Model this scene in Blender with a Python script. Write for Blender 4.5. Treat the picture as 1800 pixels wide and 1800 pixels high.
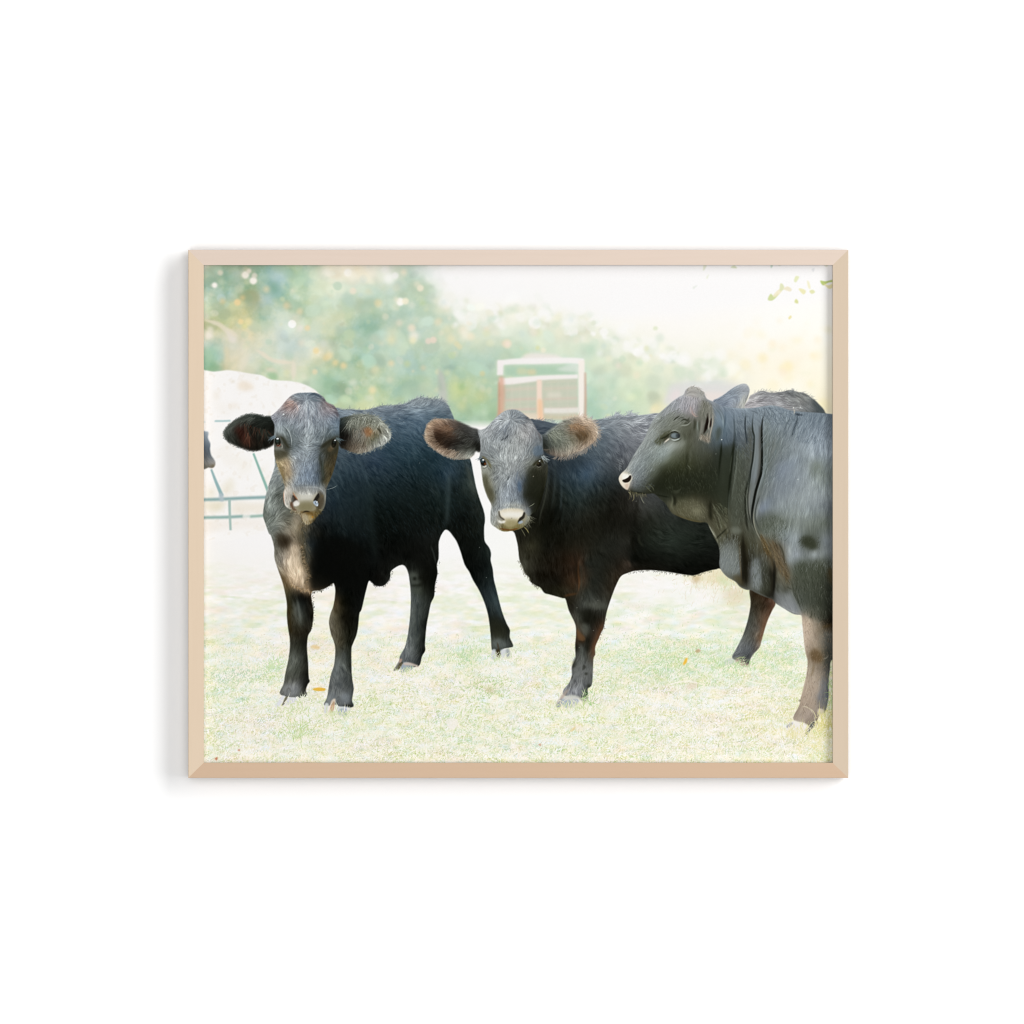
import bpy, math
import numpy as np

# ------------------------------------------------------------------ camera, light, exposure
# one photograph pixel (of 1800) stands for half a millimetre on the wall
S = 0.0005
def wx(x): return (x - 900.0) * S
def wz(y): return (900.0 - y) * S

scene = bpy.context.scene
for o in list(bpy.data.objects):
    bpy.data.objects.remove(o)
C = scene.collection

cam_d = bpy.data.cameras.new('camera')
cam = bpy.data.objects.new('camera', cam_d); C.objects.link(cam)
CAM_D = 13.0
cam.location = (0, -CAM_D, 0)
cam.rotation_euler = (math.radians(90), 0, 0)
cam_d.sensor_width = 36.0
cam_d.lens = 36.0 * CAM_D / (1800 * S)
cam_d.clip_start = 0.1; cam_d.clip_end = 100.0
scene.camera = cam

world = bpy.data.worlds.new('World'); scene.world = world
world.use_nodes = True
bg = world.node_tree.nodes['Background']
bg.inputs['Color'].default_value = (1.0, 1.0, 1.0, 1); bg.inputs['Strength'].default_value = 0.154

def area(name, loc, target, size, power, color=(1, 1, 1)):
    d = bpy.data.lights.new(name, 'AREA'); d.shape = 'ELLIPSE'; d.size, d.size_y = size
    d.energy = power; d.color = color
    o = bpy.data.objects.new(name, d); C.objects.link(o)
    o.location = loc
    v = [target[i] - loc[i] for i in range(3)]
    l = math.sqrt(sum(c * c for c in v))
    o.rotation_euler = (math.acos(-v[2] / l), 0, math.atan2(-v[0], v[1]))
    return o
# a soft studio lamp well to the right throws the shadow on the left; a very wide one in front fills
area('key_light', (3.5, -3.3, 1.6), (0, 0, 0), (2.8, 7.0), 271.0, (1.0, 0.995, 0.985))
area('fill_light', (-0.7, -5.6, -0.65), (0, 0, 0), (5.0, 5.0), 224.0, (0.99, 0.995, 1.0))

scene.view_settings.view_transform = 'Standard'
scene.view_settings.look = 'None'
scene.view_settings.exposure = 0.0
scene.view_settings.gamma = 1.0
scene.view_settings.use_curve_mapping = False
scene.render.film_transparent = False
scene.cycles.max_bounces = 6
scene.cycles.pixel_filter_type = 'BLACKMAN_HARRIS'; scene.cycles.filter_width = 1.05

# ------------------------------------------------------------------ helpers
def material(name, color, rough=0.6, spec=0.3):
    m = bpy.data.materials.new(name); m.use_nodes = True
    b = m.node_tree.nodes['Principled BSDF']
    b.inputs['Base Color'].default_value = (*color, 1)
    b.inputs['Roughness'].default_value = rough
    b.inputs['Specular IOR Level'].default_value = spec
    return m

def mesh_obj(name, verts, faces, mat, parent=None):
    me = bpy.data.meshes.new(name)
    me.from_pydata(verts, [], faces); me.update()
    if mat: me.materials.append(mat)
    o = bpy.data.objects.new(name, me); C.objects.link(o)
    if parent: o.parent = parent
    return o

# ------------------------------------------------------------------ the wall
mw = material('wall_paint', (0.93, 0.93, 0.93), 0.9, 0.0)
nt = mw.node_tree
nz = nt.nodes.new('ShaderNodeTexNoise'); nz.inputs['Scale'].default_value = 260; nz.inputs['Detail'].default_value = 4
bp = nt.nodes.new('ShaderNodeBump'); bp.inputs['Strength'].default_value = 0.02; bp.inputs['Distance'].default_value = 0.0006
nt.links.new(nz.outputs['Fac'], bp.inputs['Height'])
nt.links.new(bp.outputs['Normal'], nt.nodes['Principled BSDF'].inputs['Normal'])
wall = mesh_obj('wall', [(-4, 0, -3), (4, 0, -3), (4, 0, 3), (-4, 0, 3), (-4, .1, -3), (4, .1, -3), (4, .1, 3), (-4, .1, 3)],
                [(0, 1, 2, 3), (5, 4, 7, 6), (4, 0, 3, 7), (1, 5, 6, 2), (3, 2, 6, 7), (4, 5, 1, 0)], mw)
wall['kind'] = 'structure'

# ------------------------------------------------------------------ the frame
OX0, OX1, OY0, OY1 = 332.0, 1490.0, 440.0, 1366.5      # outer edges, photograph pixels
IX0, IX1, IY0, IY1 = 359.0, 1462.5, 467.0, 1340.0      # sight edges
BACK, OUT, INN, PRINT_Y = -0.0045, -0.0256, -0.0246, -0.0180
root = bpy.data.objects.new('framed_print', None); C.objects.link(root)
root['label'] = 'landscape print of black cows in a pale wood frame hanging on the white wall'
root['category'] = 'framed print'

def wood(name, tint, along_x):
    m = material(name, tint, 0.55, 0.15)
    nt = m.node_tree; b = nt.nodes['Principled BSDF']
    tc = nt.nodes.new('ShaderNodeTexCoord'); mp = nt.nodes.new('ShaderNodeMapping')
    mp.inputs['Scale'].default_value = (6, 90, 160) if along_x else (160, 90, 6)
    n = nt.nodes.new('ShaderNodeTexNoise'); n.inputs['Scale'].default_value = 2.2; n.inputs['Detail'].default_value = 5
    r = nt.nodes.new('ShaderNodeMixRGB'); r.blend_type = 'MULTIPLY'; r.inputs['Fac'].default_value = 1.0
    cr = nt.nodes.new('ShaderNodeValToRGB')
    cr.color_ramp.elements[0].position = 0.3; cr.color_ramp.elements[0].color = (0.982, 0.978, 0.972, 1)
    cr.color_ramp.elements[1].position = 0.7; cr.color_ramp.elements[1].color = (1.0, 1.0, 1.0, 1)
    r.inputs['Color1'].default_value = (*tint, 1)
    nt.links.new(tc.outputs['Object'], mp.inputs['Vector']); nt.links.new(mp.outputs['Vector'], n.inputs['Vector'])
    nt.links.new(n.outputs['Fac'], cr.inputs['Fac']); nt.links.new(cr.outputs['Color'], r.inputs['Color2'])
    nt.links.new(r.outputs['Color'], b.inputs['Base Color'])
    return m
# one tint per rail: wood hue plus painted-in light, bottom rail shaded darkest
W_TOP = wood('pinkish_wood_lit', (0.616, 0.508, 0.430), True); W_BOT = wood('tan_wood_shaded', (0.524, 0.375, 0.260), True)
W_LEFT = wood('pale_wood_lit', (0.605, 0.484, 0.361), False); W_RIGHT = wood('beige_wood_shaded', (0.555, 0.450, 0.340), False)

def rail(corners_out, corners_in, mat):
    """mitred rail: its face falls from the sight edge to the outer edge; rebate behind the sight edge"""
    (a, b), (c, d) = corners_out, corners_in
    v = []
    for (p, q) in ((a, c), (b, d)):
        ix, iz = wx(q[0]), wz(q[1]); ox, oz = wx(p[0]), wz(p[1])
        mx, mz = ix + (ox - ix) * .3, iz + (oz - iz) * .3          # back of the rebate
        v += [(ox, BACK, oz), (ox, OUT, oz), (ix, INN, iz), (ix, PRINT_Y - .0004, iz),
              (mx, PRINT_Y - .0004, mz), (mx, BACK, mz)]
    f = [(i, (i + 1) % 6, 6 + (i + 1) % 6, 6 + i) for i in range(6)] + [tuple(range(5, -1, -1)), tuple(range(6, 12))]
    o = mesh_obj('frame_rail', v, f, mat, root)
    import bmesh
    bm = bmesh.new(); bm.from_mesh(o.data); bmesh.ops.recalc_face_normals(bm, faces=bm.faces)
    es = [e for e in bm.edges if {tuple(round(t, 6) for t in e.verts[0].co), tuple(round(t, 6) for t in e.verts[1].co)} in
          [{tuple(round(t, 6) for t in v[k]), tuple(round(t, 6) for t in v[6 + k])} for k in (1, 2)]]
    bmesh.ops.bevel(bm, geom=es, offset=0.0004, segments=2, affect='EDGES', profile=0.5)
    bm.to_mesh(o.data); bm.free()
    return o
oTL, oTR, oBR, oBL = (OX0, OY0), (OX1, OY0), (OX1, OY1), (OX0, OY1)
iTL, iTR, iBR, iBL = (IX0, IY0), (IX1, IY0), (IX1, IY1), (IX0, IY1)
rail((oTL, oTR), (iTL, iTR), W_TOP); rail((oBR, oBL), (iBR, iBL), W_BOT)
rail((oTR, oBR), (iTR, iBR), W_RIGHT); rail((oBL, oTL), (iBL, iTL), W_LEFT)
mb = material('backing_card', (0.30, 0.24, 0.18), 0.9, 0.1)
def box(name, x0, x1, y0, y1, z0, z1, mat, parent):
    v = [(x, y, z) for x in (x0, x1) for y in (y0, y1) for z in (z0, z1)]
    return mesh_obj(name, v, [(0, 1, 3, 2), (4, 6, 7, 5), (0, 4, 5, 1), (2, 3, 7, 6), (0, 2, 6, 4), (1, 5, 7, 3)], mat, parent)
box('backing_board', wx(IX0 - 5), wx(IX1 + 5), PRINT_Y + .0012, -0.0058, wz(IY1 + 5), wz(IY0 - 5), mb, root)

# ------------------------------------------------------------------ the printed photograph: a flat sheet of coloured ink
# (picture coordinates are pixels of the 1800 px photograph; one mesh vertex per pixel, its ink colour a vertex colour)
# PAINT BEGIN
X0, Y0, PW, PH = 356, 464, 1110, 880
rng = np.random.default_rng(7)
img = np.zeros((PH, PW, 3), np.float32) + np.float32(248)
YY, XX = np.mgrid[0:PH, 0:PW].astype(np.float32); XX += X0; YY += Y0

def hx(h):
    if not isinstance(h, str): return np.array(h, np.float32)
    h = h.lstrip('#'); return np.array([int(h[i:i + 2], 16) for i in (0, 2, 4)], np.float32)

def pts(s):
    if isinstance(s, str):
        return np.array([[float(c) for c in p.split(',')] for p in s.split()], np.float64)
    return np.array(s, np.float64)

def spline(p, closed=True, n=6):
    m = len(p)
    if m < 3: return p
    if closed: q = np.concatenate([p[-1:], p, p[:2]])
    else: q = np.concatenate([2 * p[:1] - p[1:2], p, 2 * p[-1:] - p[-2:-1]])
    t = np.linspace(0, 1, n, endpoint=False)[:, None]
    out = []
    for i in range(m if closed else m - 1):
        a, b, c, d = q[i], q[i + 1], q[i + 2], q[i + 3]
        out.append(.5 * (2 * b + (c - a) * t + (2 * a - 5 * b + 4 * c - d) * t ** 2 + (3 * b - a - 3 * c + d) * t ** 3))
    if not closed: out.append(p[-1:])
    return np.concatenate(out)

def box1(a, r, ax):
    a = np.moveaxis(a, ax, 0); n = a.shape[0]
    p = np.concatenate([np.repeat(a[:1], r + 1, 0), a, np.repeat(a[-1:], r, 0)])
    c = np.cumsum(p, 0, dtype=np.float64)
    return np.moveaxis(((c[2 * r + 1:] - c[:n]) / (2 * r + 1)).astype(np.float32), 0, ax)

def blur(a, s):
    if s < .35: return a
    if s < 1.2:
        k = np.exp(-.5 * (np.arange(-3, 4) / s) ** 2); k /= k.sum()
        for ax in (0, 1):
            q = np.pad(a, [(3, 3) if i == ax else (0, 0) for i in range(a.ndim)], mode='edge')
            n = a.shape[ax]
            a = sum(k[i] * (q[i:i + n] if ax == 0 else q[:, i:i + n]) for i in range(7)).astype(np.float32)
        return a
    r = max(1, int(round((math.sqrt(4 * s * s + 1) - 1) / 2)))
    for _ in range(3):
        a = box1(box1(a, r, 0), r, 1)
    return a

def cover(P, x0, y0, w, h):
    """antialiased coverage of a closed polygon on the raster window"""
    SUB = 4
    x = P[:, 0] - x0 + .5; y = (P[:, 1] - y0 + .5) * SUB
    xn, yn = np.roll(x, -1), np.roll(y, -1)
    acc = np.zeros((h, w + 2), np.float64)
    up = yn > y
    ya, yb = np.where(up, y, yn), np.where(up, yn, y)
    s0 = np.maximum(np.ceil(ya - .5).astype(int), 0); s1 = np.minimum(np.ceil(yb - .5).astype(int), h * SUB)
    cnt = np.maximum(s1 - s0, 0)
    e = np.repeat(np.arange(len(x)), cnt)
    if len(e) == 0: return acc[:, :w].astype(np.float32)
    s = np.arange(cnt.sum()) - np.repeat(np.cumsum(cnt) - cnt, cnt) + s0[e]
    t = (s + .5 - y[e]) / (yn[e] - y[e])
    xc = np.clip(x[e] + t * (xn[e] - x[e]), 0, w)
    ix = np.floor(xc).astype(int); f = xc - ix; d = np.where(up[e], 1., -1.) / SUB
    row = s // SUB
    np.add.at(acc, (row, ix), d * (1 - f)); np.add.at(acc, (row, ix + 1), d * f)
    return np.clip(np.abs(np.cumsum(acc, 1)[:, :w]), 0, 1).astype(np.float32)

def window(P, pad):
    xa = max(0, int(P[:, 0].min() - X0 - pad)); xb = min(PW, int(P[:, 0].max() - X0 + pad + 2))
    ya = max(0, int(P[:, 1].min() - Y0 - pad)); yb = min(PH, int(P[:, 1].max() - Y0 + pad + 2))
    return xa, xb, ya, yb

def mask(p, b=.6, smooth=True):
    P = pts(p); P = spline(P) if smooth else P
    m = np.zeros((PH, PW), np.float32)
    xa, xb, ya, yb = window(P, 3 * b + 2)
    m[ya:yb, xa:xb] = blur(cover(P, xa + X0, ya + Y0, xb - xa, yb - ya), b)
    return m

def paint(p, col, a=1., b=.6, clip=None, smooth=True, raw=False):
    P = p if raw else pts(p)
    if smooth and not raw: P = spline(P)
    xa, xb, ya, yb = window(P, 3 * b + 2)
    if xb <= xa or yb <= ya: return
    m = blur(cover(P, xa + X0, ya + Y0, xb - xa, yb - ya), b) * a
    if clip is not None: m = m * clip[ya:yb, xa:xb]
    v = img[ya:yb, xa:xb]
    v += (hx(col) - v) * m[..., None]

def line(p, w, col, a=1., b=.5, clip=None, taper=.25):
    P = spline(pts(p), False, 8)
    d = np.gradient(P, axis=0); d /= np.maximum(np.hypot(d[:, 0], d[:, 1]), 1e-6)[:, None]
    n = np.stack([-d[:, 1], d[:, 0]], 1)
    t = np.linspace(0, 1, len(P))
    pr = np.clip(np.minimum(t, 1 - t) / max(taper, 1e-3), .12, 1) if taper else np.ones_like(t)
    if isinstance(w, (tuple, list)): w = np.interp(t, np.linspace(0, 1, len(w)), w)
    o = n * (w * .5 * pr)[:, None]
    paint(np.concatenate([P + o, (P - o)[::-1]]), col, a, b, clip, raw=True)

def dot(x, y, rx, col, a=1., b=.5, ry=None, rot=0, clip=None):
    t = np.linspace(0, 2 * np.pi, 28, endpoint=False); ry = rx if ry is None else ry
    u, v = rx * np.cos(t), ry * np.sin(t); c, s = math.cos(math.radians(rot)), math.sin(math.radians(rot))
    paint(np.stack([x + u * c - v * s, y + u * s + v * c], 1), col, a, b, clip, raw=True)

def rbf(P, V, xa, xb, ya, yb, step=4):
    """smooth interpolation of scattered values over a window"""
    P = P.astype(np.float64)
    D = np.hypot(P[:, None, 0] - P[None, :, 0], P[:, None, 1] - P[None, :, 1])
    n = len(P); A = np.zeros((n + 1, n + 1)); A[:n, :n] = -D - np.eye(n) * .6; A[:n, n] = 1; A[n, :n] = 1
    B = np.zeros((n + 1, V.shape[1])); B[:n] = V
    W = np.linalg.solve(A, B)
    gx = np.arange(xa, xb + step, step) + X0; gy = np.arange(ya, yb + step, step) + Y0
    out = np.zeros((len(gy), len(gx), V.shape[1]))
    for j, yv in enumerate(gy):
        d = np.hypot(gx[:, None] - P[None, :, 0], yv - P[None, :, 1])
        out[j] = -d @ W[:n] + W[n]
    h, w = yb - ya, xb - xa
    fy = np.arange(h) / step; fx = np.arange(w) / step
    iy = np.minimum(fy.astype(int), len(gy) - 2); ix = np.minimum(fx.astype(int), len(gx) - 2)
    ty = (fy - iy)[:, None, None]; tx = (fx - ix)[None, :, None]
    a = out[iy][:, ix] * (1 - tx) + out[iy][:, ix + 1] * tx
    b = out[iy + 1][:, ix] * (1 - tx) + out[iy + 1][:, ix + 1] * tx
    return (a * (1 - ty) + b * ty).astype(np.float32)

def cpts(s):
    """'x y hex' triples -> points, colours"""
    t = s.split(); P, V = [], []
    for i in range(0, len(t), 3):
        P.append((float(t[i]), float(t[i + 1]))); V.append(hx(t[i + 2]))
    return np.array(P), np.array(V, np.float64)

def noise(h, w, s, seed):
    r = np.random.default_rng(seed)
    a = blur(r.standard_normal((h, w)).astype(np.float32), s)
    return a / a.std()

def noise2(sx, sy, seed):
    """noise stretched along the picture's horizontal, as flat ground looks from a low eye"""
    a = np.random.default_rng(seed).standard_normal((PH, PW)).astype(np.float32)
    for _ in range(3): a = box1(box1(a, sy, 0), sx, 1)
    return a / a.std()

def lic(ang, L, s, seed):
    """streaks of noise drawn out along a direction field: hair"""
    h, w = ang.shape; a = noise(h, w, s, seed); acc = a.copy()
    gy, gx = np.mgrid[0:h, 0:w].astype(np.float32)
    for sg in (1, -1):
        x, y = gx.copy(), gy.copy()
        for k in range(L):
            ix = np.clip(np.rint(x).astype(np.int32), 0, w - 1); iy = np.clip(np.rint(y).astype(np.int32), 0, h - 1)
            t = ang[iy, ix]; x += sg * np.cos(t); y += sg * np.sin(t)
            ix = np.clip(np.rint(x).astype(np.int32), 0, w - 1); iy = np.clip(np.rint(y).astype(np.int32), 0, h - 1)
            acc += a[iy, ix] * (1 - k / L)
    return acc / acc.std()

def tone(V, cool=.9, warm=.86, gam=1.05):
    """coat samples: gamma, and how much of their cool or warm cast is kept"""
    V = 255 * (np.clip(V, 0, 255) / 255) ** gam
    g = V.mean(-1, keepdims=True); d = V - g
    return g + d * np.where(V[..., 2:3] > V[..., 0:1], cool, warm)

def coat(m, colours, dirs, seed, amp=(3., .085), L=6, soft=1.5, tufts=0, tl=7, ta=.5, wob=.22, cool=.9, warm=.86, gam=1.05, mott=.3):
    """lay an animal's coat inside mask m: colours from scattered samples, hair along directions"""
    ys, xs = np.where(m > .003)
    ya, yb, xa, xb = ys.min(), ys.max() + 1, xs.min(), xs.max() + 1
    P, V = cpts(colours)
    base = blur(np.clip(rbf(P, tone(V, cool, warm, gam), xa, xb, ya, yb), 0, 255), soft)
    D = np.array([[float(c) for c in q.split(',')] for q in dirs.split()])
    t = np.radians(D[:, 2])
    f = rbf(D[:, :2], np.stack([np.cos(t), np.sin(t)], 1), xa, xb, ya, yb, 8)
    ang = np.arctan2(f[..., 1], f[..., 0]) + noise(yb - ya, xb - xa, 4, seed + 9) * wob
    h1 = lic(ang, L, .45, seed); h2 = lic(ang, L + 4, 1.2, seed + 1); h3 = noise(yb - ya, xb - xa, 2.2, seed + 5)
    lum = base.mean(-1)
    A = amp[0] + amp[1] * lum
    clump = .5 + .5 * np.clip(noise(yb - ya, xb - xa, 8, seed + 3) * .6 + .6, 0, 1.5)
    tex = (h1 * .7 + h2 * .75 + h3 * mott) * A * clump
    out = base + tex[..., None] * np.array([1, 1, .98], np.float32)
    v = img[ya:yb, xa:xb]; mm = m[ya:yb, xa:xb, None]
    v += (np.clip(out, 0, 252) - v) * mm
    if tufts:
        r = np.random.default_rng(seed + 20)
        for sgn in (-1, 1, -1, 1):
            k = r.integers(0, len(ys), tufts)
            iy, ix = ys[k] - ya, xs[k] - xa
            c = base[iy, ix]
            c = c * r.uniform(.5, .85, (tufts, 1)) if sgn < 0 else c * r.uniform(1.08, 1.22, (tufts, 1)) + 6
            splat(xs[k] + X0, ys[k] + Y0, ang[iy, ix] + r.normal(0, .22, tufts), tl * r.uniform(.5, 1.3, tufts), np.clip(c, 0, 245), ta, r.normal(0, .35, tufts), clip=m, w=.8)

def splat(x, y, ang, ln, col, a=.8, bend=0., n=26, clip=None, w=1.0):
    """many thin hairs or blades at once"""
    x, y, ang, ln = [np.asarray(q, np.float64) for q in (x, y, ang, ln)]
    col = np.asarray(col, np.float64)
    if col.ndim == 1: col = np.repeat(col[None], len(x), 0)
    t = np.linspace(0, 1, n)[None]
    th = ang[:, None] + np.asarray(bend, np.float64).reshape(-1, 1) * t
    st = ln[:, None] / n
    px = x[:, None] + np.cumsum(np.cos(th) * st, 1) - X0; py = y[:, None] + np.cumsum(np.sin(th) * st, 1) - Y0
    wt = np.broadcast_to((1 - t * .75) * st * w, px.shape)
    W = np.zeros((PH + 1, PW + 1)); K = np.zeros((PH + 1, PW + 1, 3))
    ok = (px >= 0) & (px < PW - 1) & (py >= 0) & (py < PH - 1)
    px, py, wt = px[ok], py[ok], wt[ok]; cc = np.repeat(col[:, None], n, 1)[ok]
    ix, iy = px.astype(int), py.astype(int); fx, fy = px - ix, py - iy
    for dx, dy, q in ((0, 0, (1 - fx) * (1 - fy)), (1, 0, fx * (1 - fy)), (0, 1, (1 - fx) * fy), (1, 1, fx * fy)):
        np.add.at(W, (iy + dy, ix + dx), q * wt); np.add.at(K, (iy + dy, ix + dx), (q * wt)[:, None] * cc)
    W, K = W[:PH, :PW], K[:PH, :PW]
    al = np.clip(W * 1.1, 0, 1) * a
    if clip is not None: al = al * clip
    c = K / np.maximum(W, 1e-6)[..., None]
    img[:] += ((c - img) * al[..., None]).astype(np.float32)

def fringe(p, ang, ln, cols, n, a=.7, spread=.35, closed=False, jit=1.2, bend=.3, clip=None, rel=None):
    """hairs standing along an outline; rel: angle relative to the outline's direction"""
    P = spline(pts(p), closed, 10)
    s = np.concatenate([[0], np.cumsum(np.hypot(*np.diff(P, axis=0).T))])
    u = rng.uniform(0, s[-1], n)
    x, y = np.interp(u, s, P[:, 0]), np.interp(u, s, P[:, 1])
    if rel is not None:
        d = np.gradient(P, axis=0); th = np.unwrap(np.arctan2(d[:, 1], d[:, 0]))
        base = np.interp(u, s, th) + math.radians(rel)
    else: base = math.radians(ang)
    c = np.array([hx(k) for k in cols])[rng.integers(0, len(cols), n)]
    splat(x + rng.normal(0, jit, n), y + rng.normal(0, jit, n), base + rng.normal(0, spread, n),
          ln * rng.uniform(.5, 1.2, n), c, a, rng.normal(0, bend, n), clip=clip)

# ---- far trees, sky and haze of light
BG = '''365 475 8fb09a 400 475 84a98c 430 480 c0c8b4 460 475 86ae88 490 480 a4c8b4 520 475 9cc29a 550 480 cfe0c4 575 475 e6e6cf 600 480 f3ecd6 640 485 eee8d2
690 490 e0e6d6 720 480 b6d0bd 750 475 bcd3c0 765 500 d0e0d0 776 470 eceee6 782 500 f4f4f0 370 500 b4cab4 400 505 93b99c 430 510 9cc0a0 470 500 86b19a 490 490 a8c9c4 500 520 9cc3a4
540 520 c2dabb 580 510 d6e4cb 620 515 c9ddc4 660 520 b3d0ba 700 520 b9d3be 740 520 b6d2bc 765 530 c0d6c4 370 540 a8c9b2 390 545 b0c197 420 535 c6cb9c 450 530 aeb796
470 530 a7c7c0 500 545 b3c9a6 530 545 9fc3a8 570 540 bcd6bc 600 545 c6d9bb 640 545 b0cdb4 680 545 b8d1bb 740 545 afcdb9 770 555 b8d2bd 375 560 bcc690 400 565 c5cc92
430 565 d7d3a0 460 560 a4c3a0 490 560 bfd6c6 530 565 cbd9bb 560 570 d5dfc2 600 570 c9d6b4 640 570 9fc2aa 660 572 8fb69f 700 575 b7d2be 740 575 bfd6c6 790 570 c2d8c2 830 565 dde6d2
365 590 d5d8c8 400 590 d9d7ba 440 590 dbd6b5 480 590 d0dccb 520 590 d6e0d2 560 590 c3d6bd 600 590 acc9ae 640 590 a9c9b0 680 590 bfd5ba 720 595 bdd5bb 760 590 c3d6b8 800 595 cddabb
850 590 dbe6d0 900 580 e3ebd8 365 620 a9cbb6 385 625 a2c6ad 410 620 ddd7bf 440 620 d9dcc3 480 620 cfdcc8 510 620 c6d8d0 540 620 cddccd 570 620 dcdabb 600 620 b7cfad 640 620 a8cbb0
680 620 b6d1bd 720 620 b2cfbf 760 615 b4d0bd 800 620 b9d3bd 850 620 bfd7c0 880 610 c0d6c0 370 640 8fb893 400 640 d9d4b4 430 640 dfdcc2 470 645 bcd2b4 490 650 cbdabd 510 640 e4dfc9
540 645 cfdbbb 570 650 a9c8a8 600 650 a4c5a8 640 650 a9c9ac 680 650 b0cdb2 720 650 a8cab2 760 645 adcdb5 800 650 a4c8b0 840 650 a9ccb6 865 650 aecdb8 570 680 9fc4a6 600 690 a5c8a6
630 690 b7d0a8 660 690 bcd3a8 700 690 abcdb0 740 685 b3d0b8 780 690 b0cab4 800 680 b9d09a 820 690 c0d29a 840 700 b5cf9c 860 700 a9c8a0 830 730 9dc2a0 810 720 a5c8a6 850 740 a3c7a6
600 710 b9d3aa 650 710 c4d8ac 780 540 d3e2d2 790 520 f0f2ec 800 500 f7f6f4 830 490 f7f6f5 830 530 f6f6f2 860 540 f7f7f2 900 520 f8f7f6 1000 500 f8f7f7 1000 540 f8f7f6 1080 540 f8f7f7
860 560 eef1e4 900 548 f0f3e8 930 560 e8ecd8 960 560 eef0df 985 548 f6f6f0 920 590 d8e6d0 960 590 dbe7d2 1000 590 e6ecd8 1040 580 efefdc 1010 570 e6e9d0 910 620 bcd8c0 960 620 d0e3cc 1000 620 d2e4cc
1040 610 cfe3cd 1060 630 dee8d0 1100 608 ecf0e0 1150 605 f3f3e8 1180 595 f7f6f0 1050 570 f6f6ee 1090 580 f7f7f2 1040 640 c9dfca 1080 640 d5e4cc 1120 640 e2eacd 1160 640 e9eeda 1200 635 e9eddc 1030 680 bbd9c4
1060 680 c3dcc4 1100 670 d8e5c8 1140 680 d2e2c4 1170 680 d9e3cb 1040 700 b0d0ba 1070 710 b9d5c2 1100 710 c8dfc4 1140 705 d0e2c2 1160 710 e0e4c2 1040 725 a9ccb2 1200 655 dbe5d0 1240 660 dce6d2
1260 650 e6ecd8 1220 625 f4f4ea 1210 675 dee2dc 1250 678 dfe0de 1290 660 e9ebdc 1280 630 f5f3e6 1200 560 f8f7f7 1300 520 f8f7f7 1300 580 f9f8f5 1400 560 fbfaf7 1350 600 fbf9f3 1300 640 f6f3e4 1350 640 faf4e2
1400 640 faf2dc 1400 680 fbf8ea 1440 680 f9f4dc 1450 715 f8efcf 1340 670 fbf6e4 1330 690 fbf6e0 1440 600 fbfaf2 1440 500 f9f8f8 1200 480 f7f6f6 1000 475 f6f5f5'''
yb_ = 760 - Y0
P_, V_ = cpts(BG)
V_ = V_ + (246 - V_) * .07
V_ = V_.mean(-1, keepdims=True) + (V_ - V_.mean(-1, keepdims=True)) * .86 + np.array([2., .5, -2.5])
img[:yb_] = blur(np.clip(rbf(P_, V_, 0, PW, 0, yb_), 0, 252), 3)
# leafy mottling, as strong as the place is green
green = np.clip((247 - img[:yb_].mean(-1)) / 60, 0, 1)
LT = np.clip((840 - XX[:yb_]) / 300, 0, 1)
for s, k, seed in ((1.6, 1.6, 11), (4, 4.0, 12), (9, 5.0, 13)):
    n1 = noise(yb_, PW, s, seed); n2 = noise(yb_, PW, s, seed + 50)
    kk = (k * (.55 + .6 * LT) * green)[..., None]
    img[:yb_] += kk * (n1[..., None] * np.array([1.15, .85, 1.05]) + n2[..., None] * np.array([.5, .15, -.4]))
# rounds of out-of-focus light
def shade_at(x, y): return img[int(np.clip(y - Y0, 0, PH - 1)), int(np.clip(x - X0, 0, PW - 1))]
for i in range(620):                                       # leaf clumps, lighter and darker than what is round them
    x, y = rng.uniform(356, 1180), rng.uniform(466, 735)
    g = green[min(int(y - Y0), yb_ - 1), min(int(x - X0), PW - 1)]
    if g < .12 and rng.random() > g * 4: continue
    c = shade_at(x, y).copy(); k = rng.normal(0, 1)
    c = c * (1 - .05 * max(-k, 0)) + np.array([7, 7, 6]) * max(k, 0) + rng.normal(0, 2.5) * np.array([1, 0, -1])
    r = rng.uniform(5, 16)
    dot(x, y, r, c, rng.uniform(.4, .8), rng.uniform(1.6, 4.), r * rng.uniform(.5, .9), rng.uniform(-40, 60))
E_ = [(770, 470), (775, 500), (790, 530), (808, 550), (830, 562), (860, 558), (890, 548), (920, 548), (960, 552), (985, 555), (1003, 575), (1040, 572), (1075, 590), (1110, 608), (1150, 616), (1180, 620), (1215, 640), (1255, 640), (1290, 650)]
for i in range(230):                                       # the ragged edge of the trees against the white sky
    u = rng.uniform(0, len(E_) - 1.001); j = int(u); f_ = u - j
    x = E_[j][0] + (E_[j + 1][0] - E_[j][0]) * f_ + rng.normal(0, 12); y = E_[j][1] + (E_[j + 1][1] - E_[j][1]) * f_ + rng.normal(0, 13)
    r = rng.uniform(4, 11)
    if rng.random() < .55: dot(x, y, r, 'f9f8f5', rng.uniform(.35, .85), rng.uniform(1.4, 3.))
    else: dot(x, y + 6, r, [(214, 226, 206), (226, 232, 212), (236, 234, 214), (204, 222, 202)][rng.integers(0, 4)], rng.uniform(.3, .6), rng.uniform(1.4, 3.), r * .7, rng.uniform(-30, 50))
for i in range(330):
    x, y = rng.uniform(356, 1180), rng.uniform(466, 735)
    g = green[min(int(y - Y0), yb_ - 1), min(int(x - X0), PW - 1)]
    if rng.random() > g * 1.2: continue
    c = [(244, 226, 186), (226, 226, 180), (238, 232, 214), (208, 226, 206), (190, 214, 190), (168, 200, 176), (246, 232, 212), (196, 214, 160), (200, 218, 216)][rng.integers(0, 9)]
    r = rng.uniform(2.5, 8.5)
    dot(x, y, r, c, rng.uniform(.14, .42), rng.uniform(1., 2.6), r * rng.uniform(.7, 1.1), rng.uniform(0, 180))
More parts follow.
